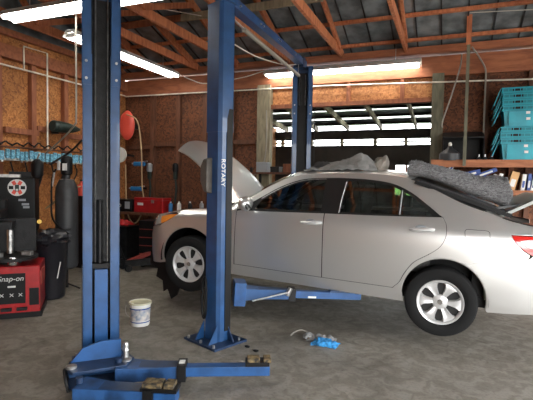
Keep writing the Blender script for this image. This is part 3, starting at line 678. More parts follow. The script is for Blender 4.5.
for s in (-1, 1):
    # front fender
    fend = [(.605, .94), (.60, .33), (.60, .20), (.44, .195)]+list(reversed(fa))[1:-1]+[(-.40, .30), (-.40, .68), (-.24, .765), (-.17, .82), (-.15, EZ(-.15)-.002)]+e_(rng(-.1, .60, 14))
    panel('front_fender', fend, M['silver'], car, s)
    # front door, rear door
    fd = [(.61, .325), (1.62, .315), (1.612, .62)]+[(x, belt(x)) for x in (1.60, 1.3, 1.0, .8, .66)]+[(.61, .93)]
    d1 = panel('front_door', fd, M['silver'], car, s)
    rd = [(1.626, .315)]+list(reversed(rear_shut))+[(x, belt(x)) for x in (2.735, 2.4, 2.1, 1.8, 1.606)]+[(1.618, .62)]
    d2 = panel('rear_door', rd, M['silver'], car, s)
    panel('rocker_panel', [(.60, .20), (2.45, .19), (2.43, .30), (2.335, .312), (1.6, .312), (.60, .322)], M['silver'], car, s)
    # quarter panel with roof rail
    q = list(reversed(ra))[-1:]
    qp = [(2.44, .19), (2.34, .31)]+list(reversed(rear_shut))[1:]+list(reversed(dlo_top))[1:]+[(.61, .945)]+e_(rng(.61, 3.74, 70))+[(3.76, .95), (3.48, .94), (3.335, .935), (3.36, .875), (3.44, .80), (3.50, .765), (3.485, .72), (3.45, .682), (3.07, .632)]
    a_r = [p for p in ra if p[1] > .05]
    qp = [p for p in qp]
    # arch from rear-top (angle ~66) back to the front foot
    arch_part = [p for p in reversed(a_r) if p[0] < 2.95]
    panel('quarter_panel', qp[:-1]+[(3.07, .645), (2.955, .634)]+[p for p in arch_part if p[1] > .20][0:], M['silver'], car, s)
    # bumper covers
    fb = [(UN, .16), (-.75, .16), (-.42, .20), (-.33, .22)]+[(-.36, .30), (-.393, .31), (-.393, .675), (-.62, .62), (-.95, .60), (UN, .60)]
    panel('front_bumper', fb, M['silver'], car, s)
    rb = [p for p in ra if p[0] > 2.95]+[(3.19, .20), (3.5, .22), (UT, .24), (UT, .90), (3.96, .90), (3.96, .797), (3.75, .786), (3.53, .752), (3.49, .72), (3.45, .682), (3.07, .645), (2.955, .634)]
    panel('rear_bumper', rb, M['silver'], car, s, gap=.0012)
    panel('grille', [(UN, .605), (-1.05, .605), (-1.05, .72), (UN, .73)], M['black'], car, s)
    # lamps
    hl = panel('headlight', [(-.40, .685), (-.64, .63), (-1.04, .61), (-1.04, .70), (-.75, .755), (-.42, .80), (-.31, .805)], M['clear'], car, s, off=.004)
    panel('turn_lamp', [(-.40, .688), (-.33, .715), (-.245, .77), (-.18, .822), (-.30, .805), (-.42, .77)], M['amber'], hl, s, gap=.001, off=.0, label='amber corner lens')
    tl = panel('taillight', [(3.338, .93), (3.365, .875), (3.445, .80), (3.53, .757), (3.75, .79), (3.95, .80), (3.95, .93), (3.6, .935)], M['redlens'], car, s, off=-.004)
    panel('reversing_lens', [(3.41, .885), (3.48, .835), (3.60, .81), (3.85, .82), (3.85, .865), (3.6, .87)], M['whitelens'], tl, s, gap=0, off=-.008, lip=.003)
    # windows
    fg = [(.80, .965), (1.56, .998), (1.555, 1.10), (1.545, 1.325)]+[(p.x, p.y-.022) for p in reversed(top_f) if .86 < p.x < 1.54]
    rg = [(1.765, 1.008), (2.33, 1.030), (2.335, 1.27), (2.22, 1.315)]+[(p.x, p.y-.024) for p in reversed(top_f) if 1.79 < p.x < 2.2]+[(1.785, 1.33), (1.77, 1.15)]
    qg = [(2.365, 1.032), (2.66, 1.045), (2.58, 1.12), (2.44, 1.22), (2.37, 1.255)]
    wf = [(.66, .955)]+[(x, belt(x)+.003) for x in (.87, 1.2, 1.6, 2.0, 2.4, 2.73)]+list(reversed(dlo_top))[1:-1]
    panel('window_frame', wf, M['trimblk'], car, s, gap=.001, off=.008, holes=(fg, rg, qg))
    for g_ in (fg, rg, qg): panel('side_window', g_, M['glass'], car, s, gap=-.003, off=.014, lip=0)
    # bright strips on window frames
    def strip3(pts, r, nm, off=.002): return MB().tube([side(a, b_, s, off) for a, b_ in pts], r, 6).build(nm, M['steel'], car)
    strip3([(p.x+.012, p.y-.012) for p in top_f if .84 < p.x < 1.56], .005, 'window_trim'); strip3([(1.775, 1.32), (1.755, 1.15), (1.75, 1.0)], .005, 'window_trim'); strip3([(2.35, 1.27), (2.35, 1.03)], .006, 'window_trim', .006)
    # inner shell seen in the shut lines
    ush = [(.55, .22), (2.36, .22)]+[(2.33, .42), (2.40, .55), (2.55, .68), (2.72, .74), (2.9, .74), (3.05, .69), (3.0, .98), (2.6, .98), (1.6, .93), (.62, .89), (.5, .86), (.48, .4)]
    panel('inner_shell', ush, M['black'], car, s, gap=0, off=.02, lip=0, grid=.1)
    # fuel door and its outline, handles, mirror
    if s < 0:
        fq = [(p.x, p.y) for p in spl([(2.955, .948, 0), (3.05, .953, 0), (3.145, .95, 0), (3.16, .90, 0), (3.155, .835, 0), (3.05, .825, 0), (2.965, .83, 0), (2.95, .89, 0)], 4, True)]
        panel('fuel_door_gap', fq, M['black'], car, s, gap=0, off=-.0015, lip=0)
        panel('fuel_door', fq, M['silver'], car, s, gap=.004, off=-.003, lip=0)
    for x0, z0, dr in ((1.375, .868, d1), (2.463, .905, d2)):
        pts = [side(x0+.215*t, z0+.02*t, s, -(.012+.04*sin(pi*min(1, max(0, t)))**.5)) for t in rng(0, 1, 10)]
        MB().tube(pts, [.014]+[.020]*9+[.014], 8).build('door_handle', M['hub'], dr, label='body-coloured pull handle')
        MB().blob(side(x0+.10, z0+.01, s, .004), (.062, .008, .040), 0, 0, 8).build('handle_cup', M['greycard'], dr)  # grey colour paints in the shaded recess behind the handle
    mc = side(.74, 1.0, s, -.10)
    mm = MB().blob(mc+Vector((0, 0, .02)), (.075, .12, .085), 3, .08, 12).build('side_mirror', M['silver'], car)
    MB().blob(mc+Vector((.045, -s*-.01, .004)), (.025, .092, .055), 0, 0, 10).build('mirror_glass', M['trimblk'], mm)
    MB().tube([side(.70, .96, s, .02), side(.72, .975, s, -.04)], .025, 8).build('mirror_foot', M['trimblk'], mm)
    # wheel wells: half cylinders
    for cx, cz, r in ((FX, .30, .40), (RX, .28, .397)):
        q = MB(); n = 22; vs = []
        for i in range(n+1):
            t = R(-4+192*i/n)
            for y in (.875, .50): vs.append(Vector((cx+r*cos(t)-2.776, s*y, cz+r*sin(t)))*SC)
        q.add(vs, [(2*i, 2*i+1, 2*i+3, 2*i+2) for i in range(n)], True)
        vs = [Vector((cx-2.776+r*cos(R(-4+192*i/n)), s*.5, cz+r*sin(R(-4+192*i/n))))*SC for i in range(n+1)]
        q.add(vs, [tuple(range(n+1))]); q.build('wheel_well', M['black'], car)
        MB().tube([side(cx+(r-.014)*cos(R(a)), cz+(r-.014)*sin(R(a)), s, .012) for a in rng(-8, 190, 30)], .012, 6).build('arch_lip', M['silver'], car)
# top surfaces: stations xe along the edge curve, t across
EU = lambda x: side(x, EZ(x), 1)
def top(x, t, dz=0, crown=.062, bow=None):
    p = EU(x); b_ = bow if bow is not None else lerp(x, [(.40, .05), (.55, .16), (1.2, .10), (1.5, 0), (2.2, 0), (2.5, -.12), (3.1, -.12), (3.4, -.04)])
    c = 1-abs(t)**2.2
    return Vector((p.x-b_*SC*c, p.y*t, p.z+crown*SC*c+dz))
def tpatch(nm, x0, x1, t0, t1, m, nu, nv, thick=.012, dz=0., crown=.062, **k):
    return MB().grid(lambda u, v: top(x0+(x1-x0)*u, t0+(t1-t0)*v, dz, crown), nu, nv, True, thick).build(nm, m, car, **k)
tpatch('roof', 1.18, 2.42, -1, 1, M['silver'], 24, 20)
tpatch('windshield', .53, 1.18, -.96, .96, M['glass'], 14, 16, 0)
tpatch('a_pillar_trim', .53, 1.18, .945, 1, M['trimblk'], 14, 3, .01); tpatch('a_pillar_trim', .53, 1.18, -1, -.945, M['silver'], 14, 3, .01)
tpatch('rear_glass', 2.43, 3.10, -.94, .94, M['trimblk'], 14, 14, .006)
for a, b_ in ((-1, -.94), (.94, 1)): tpatch('c_pillar_edge', 2.42, 3.12, a, b_, M['trimblk'], 14, 3, .01)
tpatch('rear_cowl', 3.10, 3.26, -1, 1, M['silver'], 4, 14, .01)
for a, b_ in ((-1, -.9), (.9, 1)): tpatch('trunk_gutter', 3.24, 3.70, a, b_, M['black'], 8, 3, .01, -.004, .03)
for a, b_ in ((-1, -.86), (.86, 1)): tpatch('fender_top', -.50, .54, a, b_, M['silver'], 14, 4, .01, 0, .03)
tpatch('cowl', .36, .54, -.86, .86, M['black'], 4, 12, .02, 0, .05)
V = lambda x, y, z: Vector((x-2.776, y, z))*SC
def cb_(x0, x1, y0, y1, z0, z1): return MB().b((x0-2.776)*SC, (x1-2.776)*SC, y0*SC, y1*SC, z0*SC, z1*SC)
cb_(.45, 3.5, -.70, .70, .20, .30).build('floor_pan', M['black'], car); cb_(.40, .50, -.74, .74, .25, .93).build('firewall', M['black'], car)
cb_(-.62, .40, -.50, .50, .24, .62).build('engine_bay', M['blackm'], car); en = cb_(-.35, .2, -.32, .25, .60, .80).build('engine', M['blackm'], car, bevel=.02)
cb_(-.25, .10, -.25, .18, .80, .83).build('engine_cover', M['black'], en, bevel=.01)
cb_(3.05, 3.15, -.68, .68, .3, 1.0).build('rear_bulkhead', M['black'], car); cb_(3.15, 3.7, -.6, .6, .42, .46).build('trunk_floor', M['darkfelt'], car)
cb_(3.62, 3.72, -.60, .60, .42, .86).build('trunk_sill', M['black'], car)
# cabin
for y in (-.38, .38):
    st = MB().box(V(1.45, y, .52), (.52, .50, .20)).build('front_seat', M['seatc'], car, bevel=.05)
    MB().box(V(1.76, y, .86), (.15, .48, .62), ry=R(16)).build('seat_back', M['seatc'], st, bevel=.05); MB().box(V(1.84, y, 1.21), (.10, .26, .17), ry=R(12)).build('headrest', M['seatc'], st, bevel=.03)
rs = MB().box(V(2.42, 0, .54), (.5, 1.25, .22)).build('rear_seat', M['seatc'], car, bevel=.05); MB().box(V(2.76, 0, .84), (.16, 1.25, .55), ry=R(22)).build('seat_back', M['seatc'], rs, bevel=.05)
da = MB().box(V(.80, 0, .82), (.42, 1.40, .24)).build('dashboard', M['black'], car, bevel=.05)
swm = Matrix.Translation(V(1.10, -.38, .90)) @ Matrix.Rotation(R(-65), 4, 'Y')
MB().add([], []).tube([swm @ Vector((.185*cos(t), .185*sin(t), 0)) for t in rng(0, 2*pi, 28)], .014, 8, False).bar(swm @ Vector((0, -.18, 0)), swm @ Vector((0, .18, 0)), .04, .02).build('steering_wheel', M['black'], da)
# hood, opened about the cowl
def hood_pt(u, v, th=0):      # u: 0 hinge .. 1 nose, v: -1..1
    lw = .735-.10*u-.16*max(0, u-.72)*3*abs(v)**3*0
    x = .42-1.09*u+.16*u*u*abs(v)**2.4+ .06*(1-u)*abs(v)**2*0
    y = v*(lw)
    z = .985-.10*u-.16*u**3+.035*(1-v*v)-.02*abs(v)**6 + .010*math.exp(-((abs(v)-.62)/.16)**2)
    p = Vector((x, y, z-th)); h = Vector((.42, 0, .985)); d = p-h; a = R(HOOD)
    return (Vector((h.x+d.x*cos(a)+d.z*sin(a), y, h.z-d.x*sin(a)+d.z*cos(a)))-Vector((2.776, 0, 0)))*SC
HOOD = 54
ho = MB().grid(lambda u, v: hood_pt(u, 2*v-1), 40, 60, True, .014).build('hood', M['silver'], car)
MB().grid(lambda u, v: hood_pt(.06+.86*u, (2*v-1)*.86, .022), 10, 14, True, .02).build('hood_liner', M['silver_in'], ho)
MB().lathe([(0, -.02), (.13, -.02), (.14, 0), (.13, .02), (0, .02)], 24, Matrix.Translation(V(.30, -.70, .99)) @ Matrix.Rotation(pi/2, 4, 'X')).build('dark_gap_disc', M['black'], car)  # added black disc stands in for the dark gap under the raised hood
MB().cyl(V(-.55, .55, .78), hood_pt(.62, .72, .03), .006, n=6).build('prop_rod', M['steel'], car)
# trunk lid, opened
def lid_pt(u, v, th=0):
    x = 3.22+.52*u; z = 1.075-.045*u+.03*(1-v*v)
    if u > .86: x = 3.22+.52*.86+.05*(u-.86)/.14; z -= (u-.86)/.14*.20
    y = v*.66
    h = Vector((3.22, 0, 1.06)); d = Vector((x, y, z-th))-h; a = -R(LID)
    return (Vector((h.x+d.x*cos(a)+d.z*sin(a), y, h.z-d.x*sin(a)+d.z*cos(a)))-Vector((2.776, 0, 0)))*SC
LID = 36
tr = MB().grid(lambda u, v: lid_pt(u, 2*v-1), 16, 16, True, .03).build('trunk_lid', M['silver_in'], car)
# torn shield hanging behind the front bumper
sh = [(-.72, .30), (-.20, .28), (.05, .16), (.12, -.02), (.02, -.10), (-.06, -.02), (-.14, -.13), (-.24, -.08), (-.30, -.24), (-.38, -.30), (-.44, -.18), (-.50, -.22), (-.52, -.08), (-.62, -.04), (-.60, .07), (-.72, .12)]
MB().prism(sh, -.012, .012, Matrix.Translation((-2.776*SC, -.60*SC, 0)) @ Matrix.Rotation(pi/2, 4, 'X') @ Matrix.Diagonal((SC, SC, 1, 1))).build('torn_splash_shield', M['black'], car)
# wheels
def wheel(cx, cz, s, rot):
    c = Vector((cx-2.776, s*.80, cz))*SC
    Mx = Matrix.Translation(c) @ (Matrix.Rotation(pi/2, 4, 'X') if s < 0 else Matrix.Rotation(-pi/2, 4, 'X'))   # local +z = outward
    ty = MB().lathe([(.205, -.10), (.25, -.112), (.31, -.105), (.327, -.08), (.331, -.04), (.331, .04), (.327, .075), (.315, .098), (.295, .106), (.262, .109), (.232, .104), (.214, .092), (.206, .07), (.205, -.10)], 56, Mx @ Matrix.Scale(SC, 4))
    w = ty.build('tyre', M['rubber'], car)
    for k, z in enumerate((-.045, 0, .045)): pass
    hb = MB(); Q = Mx @ Matrix.Scale(SC, 4) @ Matrix.Rotation(rot, 4, 'Z')
    hb.lathe([(.207, .075), (.213, .092), (.209, .1), (.196, .096), (.186, .086), (.183, .06)], 56, Q)
    hb.lathe([(0, .088), (.03, .087), (.048, .08), (.06, .078), (.07, .072), (.07, .04)], 30, Q)
    n = 6
    for i in range(n):
        a0 = 2*pi*i/n; vs = []; rs_ = [.055, .08, .11, .14, .165, .188]; hw = [.38, .32, .285, .28, .31, .40]; zs = [.076, .080, .086, .091, .093, .090]
        for r, h, z in zip(rs_, hw, zs):
            for k in (-1, -.8, -.3, .3, .8, 1): vs.append((r*cos(a0+h*k), r*sin(a0+h*k), z-(.03 if abs(k) == 1 else .0)-.004*(abs(k) == .3)))
        hb.add(vs, [(6*r+k, 6*r+k+1, 6*r+6+k+1, 6*r+6+k) for r in range(5) for k in range(5)], True, Q)
    h_ = hb.build('wheel_cover', M['hub'], w, ang=40)
    bk = MB().lathe([(0, .045), (.19, .045), (.20, .03)], 40, Q).build('dark_backing_disc', M['hubdark'], w)  # dark disc paints in the shade behind the wheel cover holes
    em = MB().lathe([(.026, .0885), (.022, .092), (.0, .092)], 24, Q).build('emblem', M['chrome'], h_)
    lg = MB()
    for i in range(5):
        t = 2*pi*i/5+.3; lg.cyl(Q @ Vector((.075*cos(t), .075*sin(t), .045)), Q @ Vector((.075*cos(t), .075*sin(t), .07)), .012, n=8)
    return w
wheel(2.783, .239, -1, R(0)); wheel(.02, .246, -1, R(44)); wheel(2.783, .239, 1, 0); wheel(.02, .246, 1, .4)
MB().tube([V(2.783, -.72, .24), V(2.783, .72, .24)], .04, 10).build('axle', M['blackm'], car); MB().tube([V(.02, -.72, .26), V(.02, .72, .26)], .035, 10).build('axle', M['blackm'], car)
MB().box(V(3.19, -.70, .36), (.06, .16, .14)).build('tow_bracket', M['cream'], car, bevel=.01, label='pale bracket behind the rear wheel')
MB().tube([V(.6, -.2, .2), V(2.2, -.2, .18), V(3.0, -.3, .25), V(3.6, -.4, .24)], .03, 8).build('exhaust_pipe', M['blackm'], car)

# things lying on the car (car-space helper gives world points)
CM = Matrix.Translation((-.06, 5.67, .215)) @ Matrix.Rotation(R(2.4), 4, 'Y')
def on(x, y, z): return CM @ V(x, y, z)
# shaggy carpet along the rear window
cp = [(-.42, 5.25, 1.78), (-.36, 5.25, 1.80), (-.18, 5.25, 1.765), (.05, 5.25, 1.69), (.28, 5.25, 1.615), (.46, 5.25, 1.585), (.54, 5.25, 1.55), (.60, 5.25, 1.53)]
base = Vector((.1, 5.25, 1.6))
rows = spl(cp, 5)
def carpet(u, v):
    f = u*(len(rows)-1); i = min(len(rows)-2, int(f)); p = rows[i].lerp(rows[i+1], f-i); a = -1.25+v*4.4   # fold: rounded cross-section
    h = lerp(u, [(0, .04), (.07, .085), (.3, .085), (.55, .11), (.75, .155), (.88, .15), (1, .03)]); w = .16
    sg = lambda t, k: (1 if t > 0 else -1)*abs(t)**k
    q = Vector((0.0, -w*sg(cos(a), .55), h*sg(sin(a), .7)))
    n = noise.noise(Vector((u*9, v*3, 0)))*.010+noise.noise(Vector((u*70, v*30, 3)))*.014
    return p+q*(1+n*5)+Vector((n, 0, n))-base
cpo = MB().grid(carpet, 120, 40, True).add([], [])
cpb = cpo.build('trunk_carpet', M['shag']); tag(cpb, 'shaggy grey trunk carpet folded over the rear window of the car', 'carpet'); cpb.location = base
sd = cpb.modifiers.new('thick', 'SOLIDIFY'); sd.thickness = .02
shp = thing('parcel_tray', 'thin black tray edge under the shaggy carpet on the car', 'tray', on(2.9, -.45, 1.21))
t_ = MB().bar(on(2.46, -.66, 1.36)-shp.location, on(3.34, -.68, 1.09)-shp.location, .03, .035); t_.build('edge_strip', M['black'], shp)
MB().grid(lambda u, v: on(2.5+.85*u, -.66+.5*v, lerp(2.5+.85*u, [(2.5, 1.375), (3.35, 1.11)])+.02*sin(pi*v))-shp.location, 8, 6, True, .015).build('tray_board', M['darkfelt'], shp)
MB().bar(on(3.2, -.60, 1.15)-shp.location, on(3.42, -.55, 1.20)-shp.location, .05, .02).build('tray_end', M['tank'], shp)
# cloths on the roof
def cloth(name, label, cat, c, sx, sy, h, m, seed, rz=0, prof=None):
    q = MB()
    def fn(u, v):
        x, y = (u-.5)*sx, (v-.5)*sy
        e = min(1, 4*min(u, 1-u))*min(1, 4*min(v, 1-v))
        k = prof(u, v) if prof else 1
        z = h*e**.6*k*(.75+.5*noise.noise(Vector((u*3+seed, v*3, seed))))+.25*h*abs(noise.noise(Vector((u*9, v*7, seed+4))))
        w = .04*noise.noise(Vector((u*4, v*4, seed+9)))
        return (x+w, y+w, max(z, .0)+.012)
    o = q.grid(fn, 34, 24, True, .01).build(name, m); o.location = c; o.rotation_euler = (0, 0, rz); return tag(o, label, cat)
cloth('fender_cover', 'crumpled grey cover draped on the middle of the car roof', 'cover', Vector((-1.18, 5.45, 1.755)), .84, .6, .19, M['clothg'], 1.3, 0, lambda u, v: .22+1.1*u)
cloth('dark_liner', 'dark felt liner heaped at the front of the car roof', 'liner', on(1.40, -.18, 1.43), .26, .4, .10, M['darkfelt'], 5.1)
cb2 = MB().grid(lambda u, v: Vector((.035*sin(v*pi*2)+.11*(u-.5)+.06*(1-cos(v*6.28))*0, .16*(u-.5), 0))+Vector((0, 0, 0)), 2, 2)
fm = MB().blob((0, 0, .085), (.085, .17, .125), 2, .3, 14, 1.6).build('felt_roll', M['brownfoam']); tag(fm, 'rounded brown-grey felt roll at the rear of the car roof', 'felt roll'); fm.location = Vector((-.78, 5.42, 1.755)); fm.rotation_euler = (0, R(22), 0)

# ------------------------------------------------------------------ pail, floor litter
pl = thing('pail', 'white plastic pail with printed label standing on the floor between the posts', 'pail', (-3.16, 4.10, 0), R(-10))
MB().lathe([(0, 0), (.098, 0), (.102, .01), (.113, .235), (.122, .237), (.122, .25), (.116, .252), (.118, .262), (.112, .262), (.104, .02), (0, .02)], 32).build('bucket', M['white'], pl)
MB().lathe([(.104, .035), (.1125, .205)], 32, None).build('label', M['label'], pl)
MB().lathe([(.1125, .19), (.1145, .205)], 32).build('band', M['navycard'], pl); MB().lathe([(.1045, .04), (.1065, .055)], 32).build('band', M['navycard'], pl)
MB().lathe([(0, .258), (.112, .258), (.124, .262), (.124, .248), (.119, .24)], 32).build('lid', M['cream'], pl)
MB().tube([(.122*cos(t), -.005+.122*sin(t)*.4-.09, .22-.10*abs(sin(t))) for t in rng(pi, 2*pi, 14)], .003, 6).build('wire_handle', M['steel'], pl)
fl = thing('work_glove', 'grey cloth work glove crumpled on the floor below the raised arm', 'glove', (-1.17, 4.48, 0), R(8))
MB().grid(lambda u, v: Vector(((u-.5)*.30+.02*noise.noise(Vector((u*5, v*5, 1))), (v-.5)*.15, .012+.05*max(0, noise.noise(Vector((u*6, v*5, 2)))+.35)*min(1, 5*min(v, 1-v, u, 1-u)))), 24, 14, True, .008).build('cuff', M['clothg'], fl)
for k, (dx, dy) in enumerate(((-.17, .05), (-.19, .02), (-.185, -.02), (-.16, -.05))): MB().tube(spl([(-.10, dy*.8, .03), (-.14, dy, .045), (dx, dy*1.2, .02)], 4), .014, 8).build('finger', M['clothg'], fl)
MB().tube(spl([(-.05, -.06, .03), (-.02, -.10, .04), (.03, -.12, .02)], 4), .014, 8).build('thumb', M['clothg'], fl)
tag(MB().tube(spl([(0, 0, .006), (.03, .03, .035), (.10, .06, .06), (.20, .05, .04), (.26, 0, .012)], 6), .007, 8).build('bent_hose', M['hosegrey']), 'short bent grey hose on the floor left of the glove', 'hose').location = (-1.50, 4.46, 0)
cloth('shop_rag', 'bright blue shop rag crumpled on the floor in front of the glove', 'rag', (-1.10, 4.36, -.008), .26, .16, .06, M['clothb'], 8.2)
random.seed(11)
for x, y, l in ((-1.62, 3.72, 'small pale chip on the floor right of the lettered post base'), (-1.78, 3.97, 'small dark bolt on the floor near the lettered post base'), (-1.66, 3.9, 'small brown chip lying beside the dark bolt')):
    tag(MB().blob((0, 0, .012), (.03, .016, .012), random.random()*9, .5, 6).build('debris_chip', M['tan'] if 'bolt' not in l else M['blackm']), l, 'debris').location = (x, y, 0)

# ------------------------------------------------------------------ left side: tyre changer, cabinet, bin, tank
tc = thing('tyre_changer', 'red tyre changer with black lettered front panel at the left edge', 'tyre changer', (-4.82, 3.86, 0), R(43))
MB().b(-.36, .30, -.28, .30, .05, .60).build('base_cabinet', M['red'], tc, bevel=.012)
MB().b(-.38, .32, -.30, .32, .0, .06).build('plinth', M['black'], tc)
pn = MB().b(-.14, .15, -.297, -.28, .17, .52).build('front_panel', M['black'], tc, bevel=.004)
TM = lambda x, z: Matrix.Translation((x, -.30, z)) @ Matrix.Rotation(pi/2, 4, 'X')
text_mesh('lettering', 'Snap-on', .082, M['white'], pn, TM(.005, .46) @ Matrix(((1, .2, 0, 0), (0, 1, 0, 0), (0, 0, 1, 0), (0, 0, 0, 1))))
MB().b(-.03, .05, -.301, -.297, .36, .38).build('small_plate', M['whitecard'], pn)
for x in (-.09, .01, .10):
    MB().bar((x-.018, -.301, .255), (x+.018, -.301, .29), .010, .006).bar((x-.018, -.301, .29), (x+.018, -.301, .255), .010, .006).build('pictogram', M['whitecard'], pn)
for x in (-.28, -.1, .06): MB().b(x, x+.11, -.33, -.28, .09, .125).build('pedal', M['blackm'], tc, bevel=.006)
MB().b(.19, .29, -.29, -.25, .14, .34).build('side_pocket', M['black'], tc); MB().b(.298, .31, -.2, .2, .36, .52).build('side_plate', M['redcard'], tc)
MB().lathe([(0, .60), (.12, .60), (.12, .65), (.30, .655), (.30, .69), (.24, .70), (0, .71)], 32, Matrix.Translation((-.04, -.02, 0))).build('turntable', M['blackm'], tc)
for k in range(4):
    a = pi/4+k*pi/2+.3; MB().box((-.04+.22*cos(a), -.02+.22*sin(a), .725), (.12, .07, .05), rz=a).build('clamp_jaw', M['steel'], tc, bevel=.008)
for x in (-.20, .02): MB().lathe([(0, 0), (.055, 0), (.06, .03), (.045, .05), (.04, .08), (0, .085)], 18, Matrix.Translation((x, -.26, .62))).build('air_cup', M['chrome'], tc)
MB().b(-.34, -.12, .14, .34, .6, 1.35).build('column', M['black'], tc, bevel=.01); MB().b(-.32, -.1, -.25, .2, 1.14, 1.24).build('swing_arm', M['black'], tc, bevel=.02)
MB().cyl((-.04, -.04, .72), (-.04, -.04, 1.0), .035, n=16).build('centre_post', M['steel'], tc)
MB().b(-.20, .22, .10, .16, .72, 1.12).build('side_arm', M['blackm'], tc); MB().cyl((-.23, -.2, .8), (-.23, -.2, 1.3), .02).build('tool_rod', M['steel'], tc)
MB().cyl((.12, .2, .6), (.12, .2, 1.1), .07).build('air_tank', M['black'], tc); MB().b(-.42, .0, -.18, .2, 1.02, 1.10).build('arm_tray', M['blackm'], tc)
MB().lathe([(0, 0), (.05, 0), (.05, .03), (0, .03)], 16, Matrix.Translation((.26, .1, 1.08)) @ Matrix.Scale(.55, 4) @ Matrix.Rotation(pi/2, 4, 'X')).build('brass_gauge', mat('brass', (.5, .33, .08), .35, .8), tc)
cbt = thing('machine_cabinet', 'black machine cabinet with a round red and white sticker at the far left', 'cabinet', (-5.66, 4.60, 0), R(42))
MB().b(-.34, .24, -.22, .22, 0, 1.62).build('body', M['black'], cbt, bevel=.015)
sk = MB().lathe([(0, -.229), (.115, -.229), (.115, -.224)], 32, Matrix.Translation((.02, 0, 1.48)) @ Matrix.Rotation(0, 4, 'X') @ Matrix(((1, 0, 0, 0), (0, 0, 1, 0), (0, 1, 0, 0), (0, 0, 0, 1)))).build('round_sticker', M['whitecard'], cbt)
for k in range(6):
    a = k*pi/3; MB().box((.02+.072*cos(a), -.231, 1.48+.072*sin(a)), (.055, .004, .045), ry=-a).build('sticker_mark', M['redb'] if k % 3 else M['black'], sk)
MB().box((.02, -.232, 1.475), (.05, .004, .09)).build('sticker_mark', M['dgreen'], sk); MB().box((.02, -.235, 1.45), (.03, .004, .025)).build('sticker_mark', M['whitecard'], sk)
for x, z, w in ((.08, 1.31, .09), (.12, 1.25, .09), (.13, 1.21, .08)): MB().box((x, -.223, z), (w, .004, .03)).build('small_label', M['greycard'], cbt)
MB().b(-.30, .05, -.2, .1, 1.62, 1.66).build('top_tray', M['steel'], cbt); MB().b(-.1, .18, -.1, .1, 1.62, 1.70).build('top_box', M['blackm'], cbt)
sg = thing('poster', 'pale poster with red spot and blue corner at the left edge', 'poster', (-6.13, 4.35, 1.30), R(42))
MB().b(-.18, .16, 0, .02, 0, .42).build('board', M['cream'], sg); MB().lathe([(0, 0), (.04, 0), (.04, .01), (0, .01)], 16, Matrix.Translation((.08, -.001, .24)) @ Matrix.Rotation(pi/2, 4, 'X')).build('red_spot', M['redb'], sg); MB().b(.04, .155, -.006, 0, .02, .12).build('blue_corner', M['bluep'], sg)
MB().b(-.1, .1, 0, .02, -1.3, 0).build('stand', M['black'], sg)
bn = thing('bin', 'black bin with a slumped liner bag, right of the red tyre changer', 'bin', (-4.98, 4.52, 0), R(40))
MB().lathe([(0, 0), (.17, 0), (.19, .02), (.235, .78), (.25, .80), (.235, .80), (.17, .04), (0, .04)], 28).build('body', M['bag'], bn)
MB().blob((0, 0, .80), (.25, .24, .12), 4, .5, 14, 3).build('liner_bag', M['bag'], bn); MB().bar((.12, -.22, .30), (.16, -.235, .52), .012, .006).build('white_streak', M['white'], bn)
tk = thing('pressure_tank', 'dark grey upright pressure tank left of the near blue post', 'tank', (-5.15, 4.98, 0))
MB().lathe([(0, .30), (.10, .30), (.145, .33), (.155, .37), (.155, 1.42), (.145, 1.49), (.10, 1.60), (.05, 1.61), (.05, 1.68), (0, 1.68)], 32).build('vessel', M['tank'], tk)
MB().lathe([(.045, 1.66), (.075, 1.68), (.08, 1.74), (.08, 1.90), (.07, 1.93), (0, 1.95)], 20).build('filter_head', M['black'], tk)
MB().cyl((0, 0, .02), (0, 0, .31), .02).build('stem', M['blackm'], tk)
for k in range(3): a = k*2*pi/3+.3; MB().cyl((0, 0, .08), (.2*cos(a), .2*sin(a), .012), .012, n=8).build('foot', M['blackm'], tk)
MB().box((-.06, -.09, 1.80), (.07, .02, .13), rz=R(-25)).build('paper_label', M['whitecard'], tk); MB().box((.05, -.085, 1.78), (.06, .02, .10), rz=R(22)).build('paper_label', M['whitecard'], tk)
MB().tube(spl([(-.08, -.12, 1.75), (-.12, -.15, 1.6), (-.11, -.17, 1.3), (-.06, -.2, 1.05), (.12, -.2, .9), (.2, -.12, .9)], 6), .013, 8).build('outlet_hose', M['black'], tk)
MB().cyl((-.09, -.14, 1.70), (-.12, -.15, 1.5), .014, n=8).build('fitting', M['steel'], tk)
af = thing('air_filter', 'black air filter bowl hanging from the grey pipe', 'air filter', (-5.12, 4.45, 1.60))
MB().lathe([(0, 0), (.05, .01), (.075, .06), (.08, .2), (.06, .24), (.03, .27), (0, .27)], 18).build('bowl', M['black'], af); MB().cyl((0, 0, .27), (.10, -.05, .34), .012).build('inlet', M['steel'], af)
pipe('air_hose', spl([(-4.95, 4.5, 1.8), (-4.8, 4.7, 1.98), (-4.3, 4.4, 2.1)], 6), .014, M['black'], 'black hose curving from the tank up behind the near post', 'hose')
pipe('air_hose', spl([(-5.6, 5.2, 1.5), (-5.55, 5.2, 1.3), (-5.7, 5.1, 1.15), (-5.35, 5.2, 1.42), (-5.2, 5.3, 1.5)], 6), .01, M['hoseg'], 'thin tan hose looped between the stickered cabinet and the tank', 'hose')
